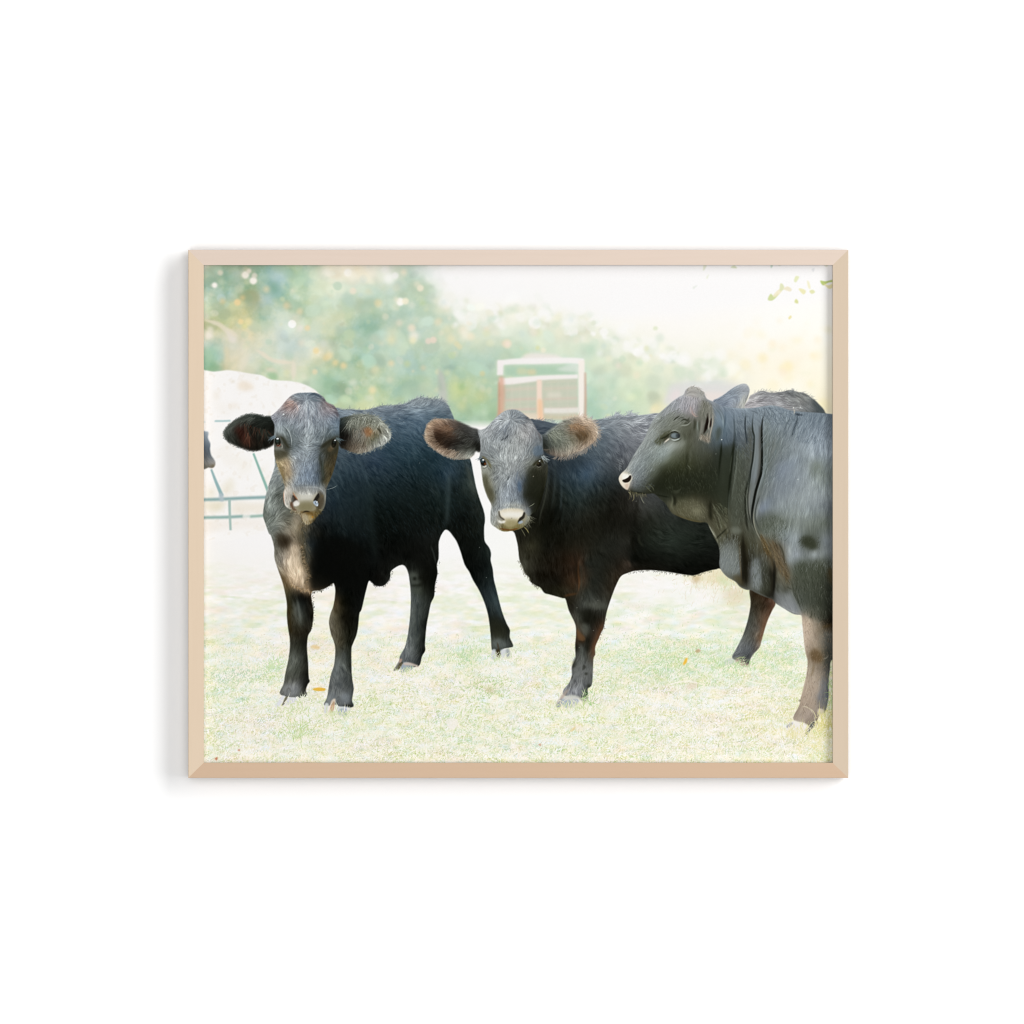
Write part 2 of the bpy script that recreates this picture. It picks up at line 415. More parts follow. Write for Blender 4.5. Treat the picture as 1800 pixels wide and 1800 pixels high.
for x, y, r, c, a, b in [
        (378, 502, 5, 'fbf5ee', .95, 1.2), (388, 480, 5, 'e8ddc8', .7, 1.6), (432, 484, 6.5, 'f6eee2', .9, 1.6), (438, 477, 4.5, 'f3e6d8', .8, 1.4),
        (446, 494, 6.5, 'faf3ea', .95, 1.4), (448, 485, 5, 'eadfd2', .7, 1.5), (418, 532, 6, 'f3d6a0', .8, 1.8), (427, 524, 5, 'e6c790', .6, 2), (392, 530, 5, 'dcc68f', .6, 2),
        (514, 570, 7.2, 'fdfcf9', 1, 1), (528, 577, 6, 'efe9e2', .6, 2), (424, 566, 5, 'f4dca4', .8, 1.8), (437, 566, 7, 'f2e3aa', .75, 2.2), (431, 574, 5, 'ecE6a0', .6, 2), (469, 509, 6, 'ead9b0', .6, 2),
        (504, 538, 6, 'ecd6ae', .6, 2.4), (528, 548, 6, 'efdcb6', .6, 2.5), (520, 560, 8, 'ece4d0', .6, 2.5), (541, 577, 5, 'f2dcb0', .7, 1.8), (574, 479, 8, 'f7f3e6', .8, 2), (612, 480, 7, 'fbf8f0', .9, 1.8),
        (620, 486, 9, 'f8f3e2', .8, 2.2), (636, 478, 9, 'f5ecd2', .7, 2.4), (655, 481, 8, 'f8f2e2', .8, 2.4), (677, 474, 8, 'f5f2ee', .9, 1.8), (684, 489, 9, 'fbfaf6', .95, 1.8), (695, 485, 6, 'f4f3ef', .8, 1.6),
        (710, 479, 5, 'f1e5cc', .7, 2), (739, 507, 6, 'f3e9d2', .8, 1.6), (733, 500, 6, 'e8e4cc', .6, 2), (621, 512, 6, 'f0e4d0', .75, 1.8), (648, 513, 6, 'd9dbbd', .6, 2), (704, 531, 7, 'fdfaf2', .98, 1.6), (713, 530, 6, 'f6eed4', .85, 1.8), (697, 527, 5, 'eee8d0', .7, 2),
        (724, 537, 6, 'e0e4d6', .55, 2), (665, 533, 7, 'ead9a8', .65, 2.4), (678, 557, 6, 'dcdcc4', .6, 1.6), (702, 568, 6, 'e9dfca', .6, 2), (724, 577, 7, 'f2e2cc', .8, 2), (728, 591, 8.5, 'f9f0e2', .95, 1.8),
        (726, 599, 6, 'f0eac4', .8, 2), (688, 598, 8, 'f1e3b4', .75, 2.4), (690, 584, 9, 'e6dfc0', .55, 3), (658, 594, 7, 'd5d9c4', .4, 2.5), (753, 600, 5.5, 'eddacb', .75, 1.8), (762, 598, 6, 'f0dccb', .8, 1.6),
        (772, 546, 9, 'e8e6cc', .7, 2.6), (786, 544, 8, 'ece4c8', .7, 2.6), (770, 567, 6, 'e6e2c8', .5, 2), (786, 580, 9, 'ece4bc', .7, 2.6), (793, 596, 8, 'efe4bc', .75, 2.2), (803, 605, 5, 'e6dcb0', .6, 1.6), (808, 610, 5, 'e2dab2', .6, 1.6),
        (813, 580, 8, 'f5ebd8', .85, 2), (819, 589, 9, 'f8f2e0', .9, 2), (828, 592, 7, 'f2e8cc', .7, 2), (892, 605, 6.5, 'f6e4d4', .85, 2), (885, 604, 5, 'ecdcc4', .5, 2), (688, 639, 5.5, 'eedcb4', .7, 2),
        (744, 647, 5, 'dccfae', .6, 2), (662, 652, 8, 'd6dab6', .6, 2.6), (685, 668, 6, 'd9ddc2', .6, 2), (716, 640, 6, 'c9d4a0', .6, 2.4), (754, 675, 11, 'cfdcb8', .55, 3), (786, 655, 6, 'ccd6b4', .6, 2.4), (848, 657, 5, 'd6cfa0', .65, 1.8), (851, 671, 6, 'd3dab0', .5, 2),
        (655, 686, 6.5, 'f0e2b4', .8, 2), (803, 686, 13, 'd3dc9c', .7, 3), (798, 700, 8, 'cbd69c', .6, 2.6), (812, 680, 6, '86b182', .5, 3), (812, 713, 8, 'd9d99a', .7, 2.4), (846, 696, 9, 'd2cc90', .55, 3), (838, 716, 8, '98ba86', .5, 3), (868, 725, 9, '8fb48e', .5, 3),
        (556, 617, 5.5, 'f2dca6', .75, 1.8), (579, 626, 7, 'f3e0b0', .7, 2.4), (590, 638, 6, 'f0d9a0', .7, 2), (604, 643, 6, 'efd6a2', .75, 2), (573, 630, 6, 'e6d29c', .6, 2.4), (554, 654, 5, 'efdcb4', .7, 1.6), (570, 605, 7, 'd9dfd6', .55, 2.2),
        (368, 590, 7, 'efe8dc', .8, 2), (370, 580, 6, 'e6e0d0', .6, 2), (411, 596, 7, 'ebe4da', .7, 2.4), (363, 557, 6, 'd6d6c8', .6, 2.4), (510, 615, 12, 'c3d6d4', .6, 3.5), (536, 625, 9, 'd0dcd2', .5, 3), (492, 590, 8, 'd6dcd6', .5, 3),
        (640, 575, 16, '8bb49c', .5, 5), (655, 578, 14, '8db59e', .45, 5), (788, 521, 13, 'f4f4ef', .9, 3), (802, 535, 12, 'f6f6f2', .9, 3), (812, 556, 9, 'f8f8f4', .95, 2.2), (828, 560, 11, 'f8f7f2', .95, 2.4), (850, 560, 7, 'f3f1e4', .7, 3),
        (823, 512, 8, 'e6e9da', .7, 3), (820, 528, 5, 'dfe4cc', .6, 2.4), (899, 562, 8, 'f7f4ea', .8, 2.4), (889, 568, 7, 'f0eedd', .6, 3), (880, 551, 5, 'd6dcb8', .45, 2), (925, 552, 9, 'ecedd4', .5, 3), (938, 585, 7, 'f0e8d6', .6, 2.4), (934, 578, 6, 'efe9d6', .5, 2.4),
        (985, 550, 11, 'eeecd8', .4, 4), (982, 556, 7, 'ecebd0', .5, 2.4), (997, 571, 9, 'f8f8f5', .95, 2), (999, 560, 9, 'f8f8f6', .9, 3), (1022, 573, 11, 'e6e9d4', .5, 3), (1043, 568, 4.5, 'd8dfc6', .6, 1.6), (1030, 595, 9, 'f3efdc', .7, 2.6), (984, 590, 8, 'efead0', .6, 2.4), (1013, 597, 7, 'efe8d4', .5, 2.4),
        (1037, 616, 8, 'b3d2bb', .6, 3), (1054, 621, 6, 'e9efe6', .7, 2), (1118, 619, 7, 'fbfaf8', .9, 1.6), (1110, 616, 5, 'f6f6f2', .8, 1.6), (1122, 623, 5, 'f6f5f0', .8, 2), (1070, 631, 6, 'ecead2', .6, 2), (1112, 635, 6, 'e6eacf', .6, 2), (1124, 638, 6, 'c3dcc4', .5, 2.4), (1092, 605, 9, 'f3f3ea', .6, 3),
        (1119, 660, 7, 'ede6cc', .65, 2.4), (1087, 643, 5, 'ebe0d2', .6, 2), (1068, 648, 8, 'e4e6c6', .6, 2.6), (1058, 668, 6, 'd3dcc8', .5, 2), (1080, 672, 9, 'b6d3c0', .5, 3), (1120, 690, 9, 'c0d8b4', .5, 3), (1156, 718, 11, 'efe4bc', .75, 2.6), (1148, 722, 6, 'f2e6c4', .6, 2), (1165, 705, 8, 'e6e4c0', .5, 3),
        (1040, 695, 12, 'a9cdb4', .5, 4), (1097, 722, 8, 'b3d2b4', .55, 3), (1050, 722, 10, 'a5cbae', .5, 4), (955, 616, 5, 'f0ecd4', .8, 1.6), (945, 612, 4, 'dfe0a8', .6, 1.6), (915, 615, 12, 'b6d4bc', .55, 3), (922, 590, 12, 'cfe0d8', .5, 4)]:
    dot(x, y, r, c, a if r < 8 else a * .8, b if r < 8 else b * 1.7)
# pale branches at the left, a trunk
line('356,562 372,566 386,571 398,580 412,588 420,592', (6, 7, 8, 10, 8), 'e9dfcb', .75, 1.8)
line('398,580 406,594 412,602', (7, 9, 6), 'e6dfd4', .7, 2)
line('447,613 462,622 478,633 500,637 520,638', (5, 8, 7, 7, 5), 'ebe0cc', .75, 1.8)
line('516,634 517,650 516,668', (7, 8, 8), 'e8e0ce', .75, 1.8)
line('420,660 430,640 440,618', (9, 8, 6), 'e6e0cc', .6, 2.4)
line('396,606 400,625 398,655', (6, 9, 10), 'e2d6b4', .6, 2.4)
line('466,650 480,652 490,660', (8, 9, 6), 'e6d8c4', .6, 2)
line('470,644 482,645', 4, '8fb88e', .5, 1.6)
line('780,735 779,700 776,668 772,645', (17, 14, 12, 8), 'c4c3bd', .7, 2.6)
line('775,690 774,680 772,665', (5, 6, 3), 'a3b8a6', .5, 2)
line('360,470 376,482 388,496', (8, 7, 4), 'a5b39a', .5, 2.4)
paint('470,475 500,480 505,495 485,497 474,488', 'b9d0d2', .55, 4)
paint('460,518 475,524 478,534 466,530', 'bfd2d6', .5, 3)
paint('480,500 486,500 488,515 478,514', '76a488', .45, 3)
paint('357,612 378,612 386,624 380,640 368,650 357,650', '94bea2', .55, 4)
paint('372,640 388,644 384,652 364,653', '86ae84', .55, 3)
paint('470,657 486,655 488,667 478,668', '93bc90', .6, 2.4)
paint('558,660 585,660 590,690 575,690 560,680', '98bfa2', .4, 5)
# sky edge at the top, loose leaves at the right
paint('772,464 1470,464 1470,520 1300,540 1100,560 1000,545 900,535 830,525 800,520 780,500', 'f8f7f7', .8, 7)
for p, c, a in [('1349,527 1354,517 1360,521 1368,516 1363,524 1356,529', 'cfd9a0', .95), ('1358,520 1370,508 1374,512 1364,522', 'efe6c4', .8), ('1370,510 1371,499 1376,501 1378,508 1372,512', 'dde0b8', .9),
                ('1376,508 1384,504 1391,509 1388,513 1379,510', 'ece2c4', .8), ('1395,494 1398,486 1404,487 1402,492 1398,497', 'e2e6b8', .85), ('1403,508 1412,509 1416,513 1411,518', 'ebe6b4', .9), ('1418,494 1422,497 1424,508 1420,506', 'f0ebc4', .8),
                ('1422,512 1428,510 1432,514 1426,517', 'dfe0a6', .8), ('1441,494 1450,495 1460,493 1466,492 1466,496 1456,497 1446,502', 'b6c874', .95), ('1446,498 1456,502 1466,497 1464,505 1456,508', 'ebe0a4', .8), ('1396,532 1398,526 1402,529 1402,534', 'd9dc9c', .9),
                ('1385,559 1389,555 1391,558 1387,562', 'ece2a8', .9), ('1218,276 1220,276', 'ffffff', 0), ('1236,467 1242,467 1236,477', 'dfe3cc', .8), ('1284,471 1290,467 1295,472', 'cfd8b4', .8), ('1217,505 1226,502 1222,506 1219,509', 'e2e6de', .7), ('1241,488 1246,482 1243,491', 'e6ead6', .7), ('1354,467 1358,467 1355,472', 'b9d0c0', .9), ('1366,466 1372,466 1370,468', 'cfd6c0', .7),
                ('1426,474 1431,472 1429,479', 'dcdee0', .7), ('1448,466 1455,466 1452,470', 'dfe0c8', .7)]:
    paint(p, c, a, .9)
for i in range(70):
    x, y = rng.uniform(1250, 1464), rng.uniform(560, 720)
    c = [(250, 238, 206), (247, 236, 190), (252, 248, 232), (250, 242, 216), (240, 240, 214)][rng.integers(0, 5)]
    r = rng.uniform(4, 12); w_ = np.clip((x - 1230) / 120, 0, 1) * np.clip((y - 540) / 80, 0, 1)
    dot(x, y, r, c, rng.uniform(.2, .6) * w_, rng.uniform(2, 5), r * rng.uniform(.5, 1), rng.uniform(-40, 40))
for x, y, r, c, a in [(1357, 605, 8, 'fbeed4', .7), (1374, 612, 7, 'faf0d8', .6), (1340, 630, 9, 'f8ecc4', .7), (1384, 645, 10, 'faedc4', .8), (1376, 654, 8, 'f9e9d0', .6), (1310, 640, 9, 'f8f0d4', .6), (1437, 598, 7, 'faedd4', .6), (1370, 564, 5, 'f9f1dc', .6), (1456, 580, 6, 'efeccb', .6), (1285, 650, 13, 'fbf9ee', .9), (1302, 662, 7, 'fbf9ea', .8), (1255, 640, 12, 'dfe8d4', .6), (1270, 655, 9, 'd3e2cb', .5), (1195, 655, 12, 'd0e0cc', .5), (1447, 712, 12, 'f8ecc0', .6)]:
    dot(x, y, r, c, a, 3.2)

# ---- the stock trailer and a vehicle, far out of focus
trailer = np.zeros((PH, PW), np.float32)
for p in ('872,640 880,630 920,622 975,622 1000,630 1026,632 1033,650 1034,745 872,745',):
    trailer = np.maximum(trailer, mask(p, 1.2))
paint('886,668 1016,664 1016,740 886,740', 'cccbb9', .85, 2, smooth=False)
for y, c, a in ((676, 'bccab4', .5), (684, 'd9c8b8', .5), (693, 'c3cbb8', .5), (702, 'd8bfb2', .55), (711, 'c0c9b4', .5), (720, 'd8bdb2', .6), (729, 'd9ccb8', .5)):
    line(f'888,{y + 2} 915,{y} 942,{y - 1}', 4, c, a, 1.8, taper=0); line(f'956,{y} 985,{y - 1} 1015,{y - 2}', 4, c, a * .8, 1.8, taper=0)
paint('962,690 986,690 986,699 962,699', 'e3dcce', .6, 2, smooth=False)
paint('888,645 1000,643 1014,645 1012,660 950,660 888,661', 'b0ccb4', .9, 2, smooth=False)
paint('910,648 925,648 925,658 910,658', 'd9d6b0', .6, 2.5); paint('928,650 941,650 941,659 928,659', 'e8d3a8', .6, 2.2); paint('980,648 1012,640 1016,654 985,652', 'e8eae4', .6, 2.4)
paint('922,624 935,621 960,622 980,625 984,634 920,636', 'f2e8e4', .8, 2)
line('876,639 900,636 940,635 1000,634 1026,636', (8, 10, 11, 10, 11), 'f5f1ef', .95, 1.7, taper=0)
line('878,671 900,670 930,667 960,664 1016,662', (11, 12, 10, 8, 7), 'f4eeeb', .95, 1.6, taper=0)
line('880,634 879,660', 11, 'f4eeec', .95, 1.6, taper=0)
line('881,662 882,690 881,720 879,742', (8, 11, 11, 12), 'dcae98', .85, 2, taper=0)
line('877.5,672 877.5,735', 3, 'c98f76', .55, 1.4, taper=0); line('886,690 886,735', 3, 'f3cdb2', .8, 1.6)
line('948,668 948,700 949,720 950,742', (9, 9, 10, 12), 'f3dccb', .95, 1.6, taper=0)
line('949,702 950,742', (8, 12), 'efc49c', .75, 2, taper=0); line('955,700 957,735', 4, 'd3ab90', .6, 1.6)
line('1022,634 1022,700 1021,742', (11, 11, 10), 'f6eee6', .95, 1.4, taper=0)
line('1028.5,655 1029,700 1028.5,742', (3, 4, 4), 'd0a896', .8, 1.2, taper=0); line('1026,728 1027,744', 7, 'd2a894', .6, 2)
line('956,722 985,722 1018,721', 9, 'e9e5dd', .9, 1.6, taper=0)
line('956,733 985,734 1018,732', 6, 'cfc5a8', .7, 1.8, taper=0)
for x in (900, 914, 928, 968, 982, 998): line(f'{x},672 {x},738', 1.6, 'ded4c6', .35, 1.2, taper=0)
paint('905,728 945,728 945,745 905,745', 'efdcc8', .7, 2.4, smooth=False)
vehicle_c = 'dddcda'
paint('1172,692 1178,678 1195,674 1230,676 1290,675 1300,682 1290,705 1250,712 1172,712', vehicle_c, .85, 3)
paint('1176,700 1186,686 1196,690 1188,706', 'e9dcdc', .7, 3); paint('1236,690 1275,692 1262,706 1240,706', 'ecdfd8', .7, 3); line('1196,675 1240,673 1290,672', 5, 'd3d9d6', .6, 2)

# ---- pale pasture behind and below
GR = '''360 740 f8f6f3 360 800 f8f5f0 360 850 f6f3ea 360 930 f6f4f2 420 950 f8f6f5 480 960 f8f6f5 400 1000 f6f4ef 480 1010 f6f4ef 380 1050 f3f3ea 460 1060 f4f3ec 380 1100 eff1e2 460 1100 f2f2e8
380 1150 f0f1e2 460 1150 f3f2e8 380 1190 edf0dc 460 1190 ecf0da 380 1230 eaf0da 460 1230 ebf0da 380 1270 edf0de 460 1270 f1efe2 380 1320 efefdf 460 1320 f0eee0 540 1300 e9eed2 560 1270 eeeedd
560 1150 f5f1e6 560 1200 f0efdc 570 1060 f7f4ea 660 1060 f7f5f0 680 1100 f7f5f0 640 1150 eaf0da 660 1200 f0f0e2 640 1240 ebeed8 620 1290 edf0d8 640 1330 efefde 700 1210 f4f0e8 700 1260 e6edd2 700 1320 edefdb
800 1000 f8f7f5 800 1060 f7f6f1 800 1120 f5f4ee 780 1160 eff1e2 820 1160 e2ebcf 860 1190 ecefdd 800 1210 f0efdf 860 1230 e6ecd2 800 1260 e9eed6 800 1320 eceedb 860 1290 e6ecd4 860 1330 eef0de
880 950 f7f7f4 920 1050 f6f6ee 950 1090 f1f3e6 930 1150 f0f0e4 960 1190 e9eed9 930 1230 eceedd 950 1280 eef0da 930 1330 eef0de 1000 1280 ecefd6 1000 1330 eff0de 1060 1280 e9edd2 1060 1330 eff0dc
1130 1030 f6f5ef 1200 1040 f8f7f5 1120 1070 f5f5ef 1180 1075 eef2e2 1230 1060 f8f7f4 1250 1080 eaefdd 1100 1110 f5f4ec 1180 1120 f3f3ea 1250 1130 f1f2e6 1090 1150 e3ecd2 1150 1160 e0eacc 1210 1160 d9e6c4 1260 1160 d3e4bf
1090 1190 e6e8d0 1150 1195 dfe5c8 1210 1200 e0e6cc 1260 1200 e6ead4 1100 1230 eff0de 1160 1235 f2efe2 1220 1230 eeefdc 1290 1190 dfe8c8 1350 1180 e2ead0 1380 1200 dbe6c4 1360 1140 e6ecd8 1390 1110 eef1e4
1400 1140 eff0e6 1300 1230 f1efe2 1350 1240 efebd2 1370 1210 efecd8 1130 1280 eff0dc 1200 1280 f4f1e4 1260 1280 f4f1e2 1330 1280 eeeacb 1300 1310 ecedd2 1360 1310 f0edd2 1430 1310 ece8c0 1455 1270 e8e2b0
1455 1330 e9eed2 1400 1335 edf0da 1200 1330 eff0de 1260 1330 edf0dd 1250 1020 eee8d0 1275 1025 e6e4c6 1290 1050 eae4d2 1290 1080 e6ecd8 1390 1090 eff2e4'''
ya_ = 735 - Y0
P_, V_ = cpts(GR)
G_ = blur(np.clip(rbf(P_, V_, 0, PW, ya_, PH), 0, 251), 3)
ramp = np.clip((YY[ya_:] - 738) / 14, 0, 1)[..., None]
img[ya_:] = img[ya_:] * (1 - ramp) + G_ * ramp
dep = np.clip((YY - 935) / 380, 0, 1)                       # 0 far .. 1 near
# tufts, straw and soil, drawn out along the ground
near = np.clip((YY - 1090) / 130, 0, 1); far_ = np.clip((YY - 975) / 70, 0, 1)
def tint(m, col, a):
    img[:] += (hx(col) - img) * (np.clip(m, 0, 1) * a)[..., None]
p1_ = noise2(12, 3, 74); p2_ = noise2(26, 6, 75); p3_ = noise2(5, 2, 76); p4_ = noise2(9, 3, 79)
gm = np.clip((p1_ * .6 + p2_ * .7 + p3_ * .35) * .6 + .1, 0, 1)
tint(gm * far_, 'd9e3b6', .42); tint(np.clip((p4_ * .7 + p2_ * -.5) * .5, 0, 1) * far_, 'efe0d2', .5); tint(np.clip(-p1_ * .6 - .1 + p3_ * .3, 0, 1) * far_, 'faf8f2', .55)
tint(np.clip(noise2(8, 2, 90) - 1., 0, 1) * np.clip((YY - 1000) / 60, 0, 1), 'c6d8a8', .3)
ang0 = noise(PH, PW, 7, 71) * .8 - 1.1
t1 = lic(ang0, 5, .4, 75); t2 = lic(ang0 + 1.2, 7, .6, 76); t3 = noise(PH, PW, .8, 77)
tt = np.clip(t1 * .55 + t2 * .5 + t3 * .6, -2.6, 1.4)
patch = .45 + .75 * np.clip(p1_ * .5 + .6, 0, 1.3)
img[:] += (near * patch * tt * 11.0)[..., None] * np.array([1.0, .72, 1.6], np.float32)
img[:] += ((1 - near) * far_ * (noise2(3, 1, 91) * 2.2))[..., None] * np.array([1.1, .7, 1.5], np.float32)
hue = noise2(4, 2, 78)
img[:] += (np.clip((YY - 1000) / 120, 0, 1) * hue * 3.2)[..., None] * np.array([1, .1, -1.1], np.float32)
img[:] = np.clip(img, 0, 251)
def blades(n, ylo, yhi, cols, ln, a, up=-1.57, sp=.9, xr=(356, 1464), pw=1., cl=None):
    y = ylo + (yhi - ylo) * rng.random(n) ** pw if xr[1] - xr[0] > 500 else (ylo + yhi) / 2 + rng.normal(0, .36, n) * (yhi - ylo); x = rng.uniform(*xr, n) if xr[1] - xr[0] > 500 else (xr[0] + xr[1]) / 2 + rng.normal(0, .33, n) * (xr[1] - xr[0])
    c = np.array([hx(k) for k in cols])[rng.integers(0, len(cols), n)]
    k = .45 + .75 * np.clip((y - 1050) / 280, 0, 1)
    splat(x, y, rng.normal(up, sp, n), ln * k * rng.uniform(.4, 1.3, n), c, a, rng.normal(0, .5, n), clip=cl)
gp = np.clip(noise(PH, PW, 10, 81) * .5 + .55, 0, 1)
gz = np.clip((YY - 1060) / 60, 0, 1)
for k in range(3):
    blades(1900, 1120, 1345, ['c3d68c', 'b4cc84', 'd3e0a0', 'cbdc98', 'a6c480'], 9, .45, cl=gp * gz)
    blades(3200, 1130, 1345, ['f6f1e2', 'fbf7ec', 'f3ead2', 'f9f6ea', 'f3eed6'], 13, .75, up=-1.2, sp=1.3, cl=gz)
    blades(900, 1110, 1345, ['c9b99a', 'b9b496', 'a5ab84', 'd6c0a6', '9da582'], 4.5, .6, sp=1.4, cl=gz)
    blades(260, 1060, 1180, ['c6dcae', 'b6d3a0', 'd9e6c4'], 7, .45, sp=.8, cl=gz)
blades(420, 1140, 1345, ['fbf8f0', 'fdfaf4', 'f7efdc'], 34, .8, up=-.9, sp=1.2)
blades(900, 1120, 1190, ['a6cc8c', 'b6d49a', 'c6dca8', '9cc88e'], 8, .6, xr=(1070, 1300)); blades(500, 1120, 1185, ['a6cc8c', 'b6d49a', 'c6dca8'], 8, .5, xr=(1330, 1410))
blades(260, 1135, 1165, ['a0c894', 'b4d4a4', 'c6dcae'], 9, .6, xr=(790, 850), sp=.5); blades(160, 1195, 1225, ['a6c67c', 'b9cf8c', '93b87a'], 9, .6, xr=(820, 885))
blades(110, 1270, 1300, ['a9c878', 'b9d28c', 'c9da9c'], 13, .6, xr=(500, 550), sp=.6); blades(300, 1225, 1300, ['d9d692', 'e3d99c', 'cfd68c'], 10, .5, xr=(1290, 1464))
blades(380, 1240, 1340, ['e6dc9c', 'd9d684', 'eee3b4'], 11, .5, xr=(1430, 1464)); blades(300, 1175, 1200, ['9cc29a', 'b0cfa2'], 7, .5, xr=(365, 470)); blades(200, 1160, 1185, ['b9d88c', 'a9cf90'], 9, .5, xr=(465, 495))
blades(160, 1060, 1085, ['bfd6ae', 'cde0bc'], 8, .4, xr=(1100, 1240)); blades(90, 990, 1060, ['d6dcae', 'e6d9b4', 'cfe0bc'], 22, .45, xr=(1225, 1310), sp=.5)
blades(420, 1000, 1050, ['e3d3a6', 'd6c494', 'cfd8ae', 'f3ead0', 'c9ae82', 'e9dfc0'], 20, .6, xr=(1190, 1330), sp=.5)
paint('1205,1006 1240,1004 1262,1000 1275,1020 1268,1030 1240,1022 1222,1026', 'e8dcba', .55, 4); paint('1218,1014 1230,1012 1228,1022 1219,1026', 'c3a87c', .6, 2); paint('1262,1012 1280,1022 1282,1032 1266,1026', 'c9dcae', .5, 3); paint('1270,1040 1300,1036 1312,1050 1290,1062 1272,1054', 'e6d6c0', .5, 4)
paint('1120,1025 1160,1015 1230,1030 1270,1040 1266,1062 1200,1066 1120,1060', 'f8f6f5', .6, 7)
for p, c, a, b in [('550,1211 560,1208 572,1210 570,1214 556,1214', 'e6b43c', .9, .8), ('1200,1167 1204,1158 1208,1156 1207,1163 1203,1168', 'f0b93e', .9, .9), ('546,1137 554,1133 564,1138 558,1141', 'e2bc78', .6, 1.2), ('1222,1143 1228,1140 1231,1145 1224,1147', 'b98f68', .6, 1),
                   ('378,1333 383,1330 382,1336', 'b4694a', .8, .8), ('418,1318 422,1316 422,1320', 'c07a58', .7, .8), ('946,1308 951,1307 950,1311', 'c98a66', .7, .8), ('1000,1286 1006,1280 1012,1276 1008,1283', 'e0c074', .6, 1), ('850,1210 862,1208 872,1216 860,1218', 'dcc4a8', .5, 2), ('1205,1204 1222,1198 1226,1206 1212,1212', 'e6cdbe', .5, 2), ('785,1265 800,1262 806,1272 792,1282', 'f6f0e8', .8, 1.2), ('674,1287 682,1282 678,1292', 'dfe3c0', .6, 1)]:
    paint(p, c, a, b)
for p in ('806,1262 812,1240 818,1224', '812,1262 815,1246 820,1223', '738,1220 752,1232 764,1236', '690,1228 712,1222 736,1222', '870,1235 890,1230 910,1228 925,1222', '1165,1207 1190,1199 1215,1198 1235,1202', '1163,1226 1178,1222 1190,1212 1200,1206', '1040,1243 1050,1234 1057,1213', '1105,1228 1120,1232 1135,1240', '1080,1232 1110,1233 1126,1240', '1300,1192 1330,1200 1360,1202', '1300,1230 1340,1218 1370,1208', '1270,1300 1290,1296 1310,1294', '860,1170 868,1180 872,1190', '1376,1216 1388,1198 1400,1190', '1150,1278 1180,1277 1198,1282'):
    line(p, 1.8, 'fbf6ec', .85, .6)

# ---- the wrapped hay bale and the pipe gate in front of it
bale = mask('340,651 360,651 375,653.5 388,652.5 400,651 415,652.5 440,657 460,660 475,667 490,669 510,670 530,674 548,682 560,692 575,720 560,800 500,900 480,930 340,930', 1.)
bs = bale[..., None]; B_ = np.zeros_like(img) + np.array([249, 247, 245], np.float32)
img[:] += (B_ - img) * bs
for p, c, a, b in [('420,672 432,670 444,676 446,684 432,687 420,684', 'efe2d0', .8, 3), ('405,670 412,668 414,672 408,674', 'e8e0d2', .6, 1.6), ('376,690 386,688 386,702 378,704', 'f0eae0', .7, 3), ('404,710 418,710 420,716 406,718', 'f1e9de', .8, 3), ('400,845 410,842 412,862 396,870 388,860', 'ece6d4', .7, 4), ('364,860 378,858 378,875 362,876', 'ece8d4', .6, 4), ('412,800 440,810 440,830 420,830', 'f5f1e8', .6, 5), ('359,884 395,882 394,892 380,900 362,894', 'dfd6b8', .7, 4), ('410,884 440,884 440,902 410,904', 'ebe2d0', .6, 4), ('440,886 470,884 466,900 444,900', 'ece3d2', .6, 3), ('359,915 460,912 470,925 359,932', 'f3ece4', .7, 4), ('455,880 470,850 480,840 470,880', 'f6f4ee', .5, 3)]:
    paint(p, c, a, b, clip=bale)
tint(bale * np.clip(noise(PH, PW, 7, 95) * .5, 0, 1) * .8, 'efe8dc', .35); tint(bale * np.clip(noise(PH, PW, 2, 96) - .8, 0, 1), 'e9dfd0', .25)
fence = np.zeros((PH, PW), np.float32)
def bar(p, w, c, a=.95, b=.8):
    global fence
    keep = img.copy(); line(p, w, c, a, b, taper=0)
    d_ = np.abs(img - keep).sum(-1); fence = np.maximum(fence, np.clip(d_ / 60, 0, 1))
bar('378,740.5 392,740.3 406,739.8', 3.2, 'a9c6c6', .9); bar('356,742 362,742', 3, 'cfdcda', .6)
bar('350,878.5 375,878 400,877 430,875.5 472,874', 5.2, '86a6a6', b=1.2); bar('350,910 375,909.5 400,909 428,907.5', 4.8, '88aaa4', b=1.2); bar('428,907.8 440,907.4', 4, 'd3ddd6', b=1.2); bar('440,908 455,907 468,906', 4.6, '93b2a6', b=1.2)
bar('372,825 380,846 391,872', (3.4, 5, 6.5), '8fb0b2'); bar('446,797 458,828 472,864', (3.6, 4.2, 5), '8ab4a8'); bar('404,878 404.5,900 406,932', (5, 4.4, 4), 'a4bdb6')
paint('386,868 392,868 394,880 387,880', 'b3c0c6', .9, 1.2)
# the muzzle of a fourth animal at the left edge
nose = mask('340,752 359,757.5 367,760 366.5,770 370.5,780 370,790 372,800 376,806 379.5,813 378,820 373,823 367,822 359,825 340,826', 1.)
coat(nose, '''358 765 94a0b0 366 763 aab3c0 359 785 66707e 367 785 737d8a 358 800 66696f 366 800 6b7078 372 803 848a90 360 815 898682 370 812 a09c9c 378 814 b0a8a4 362 822 7f7a70 374 820 8d8274''', '360,780,90 372,800,60', 301, (2, .03), 6)
paint('372,818 378,816 377,821 372,822', '77684f', .5, 1.2, nose)

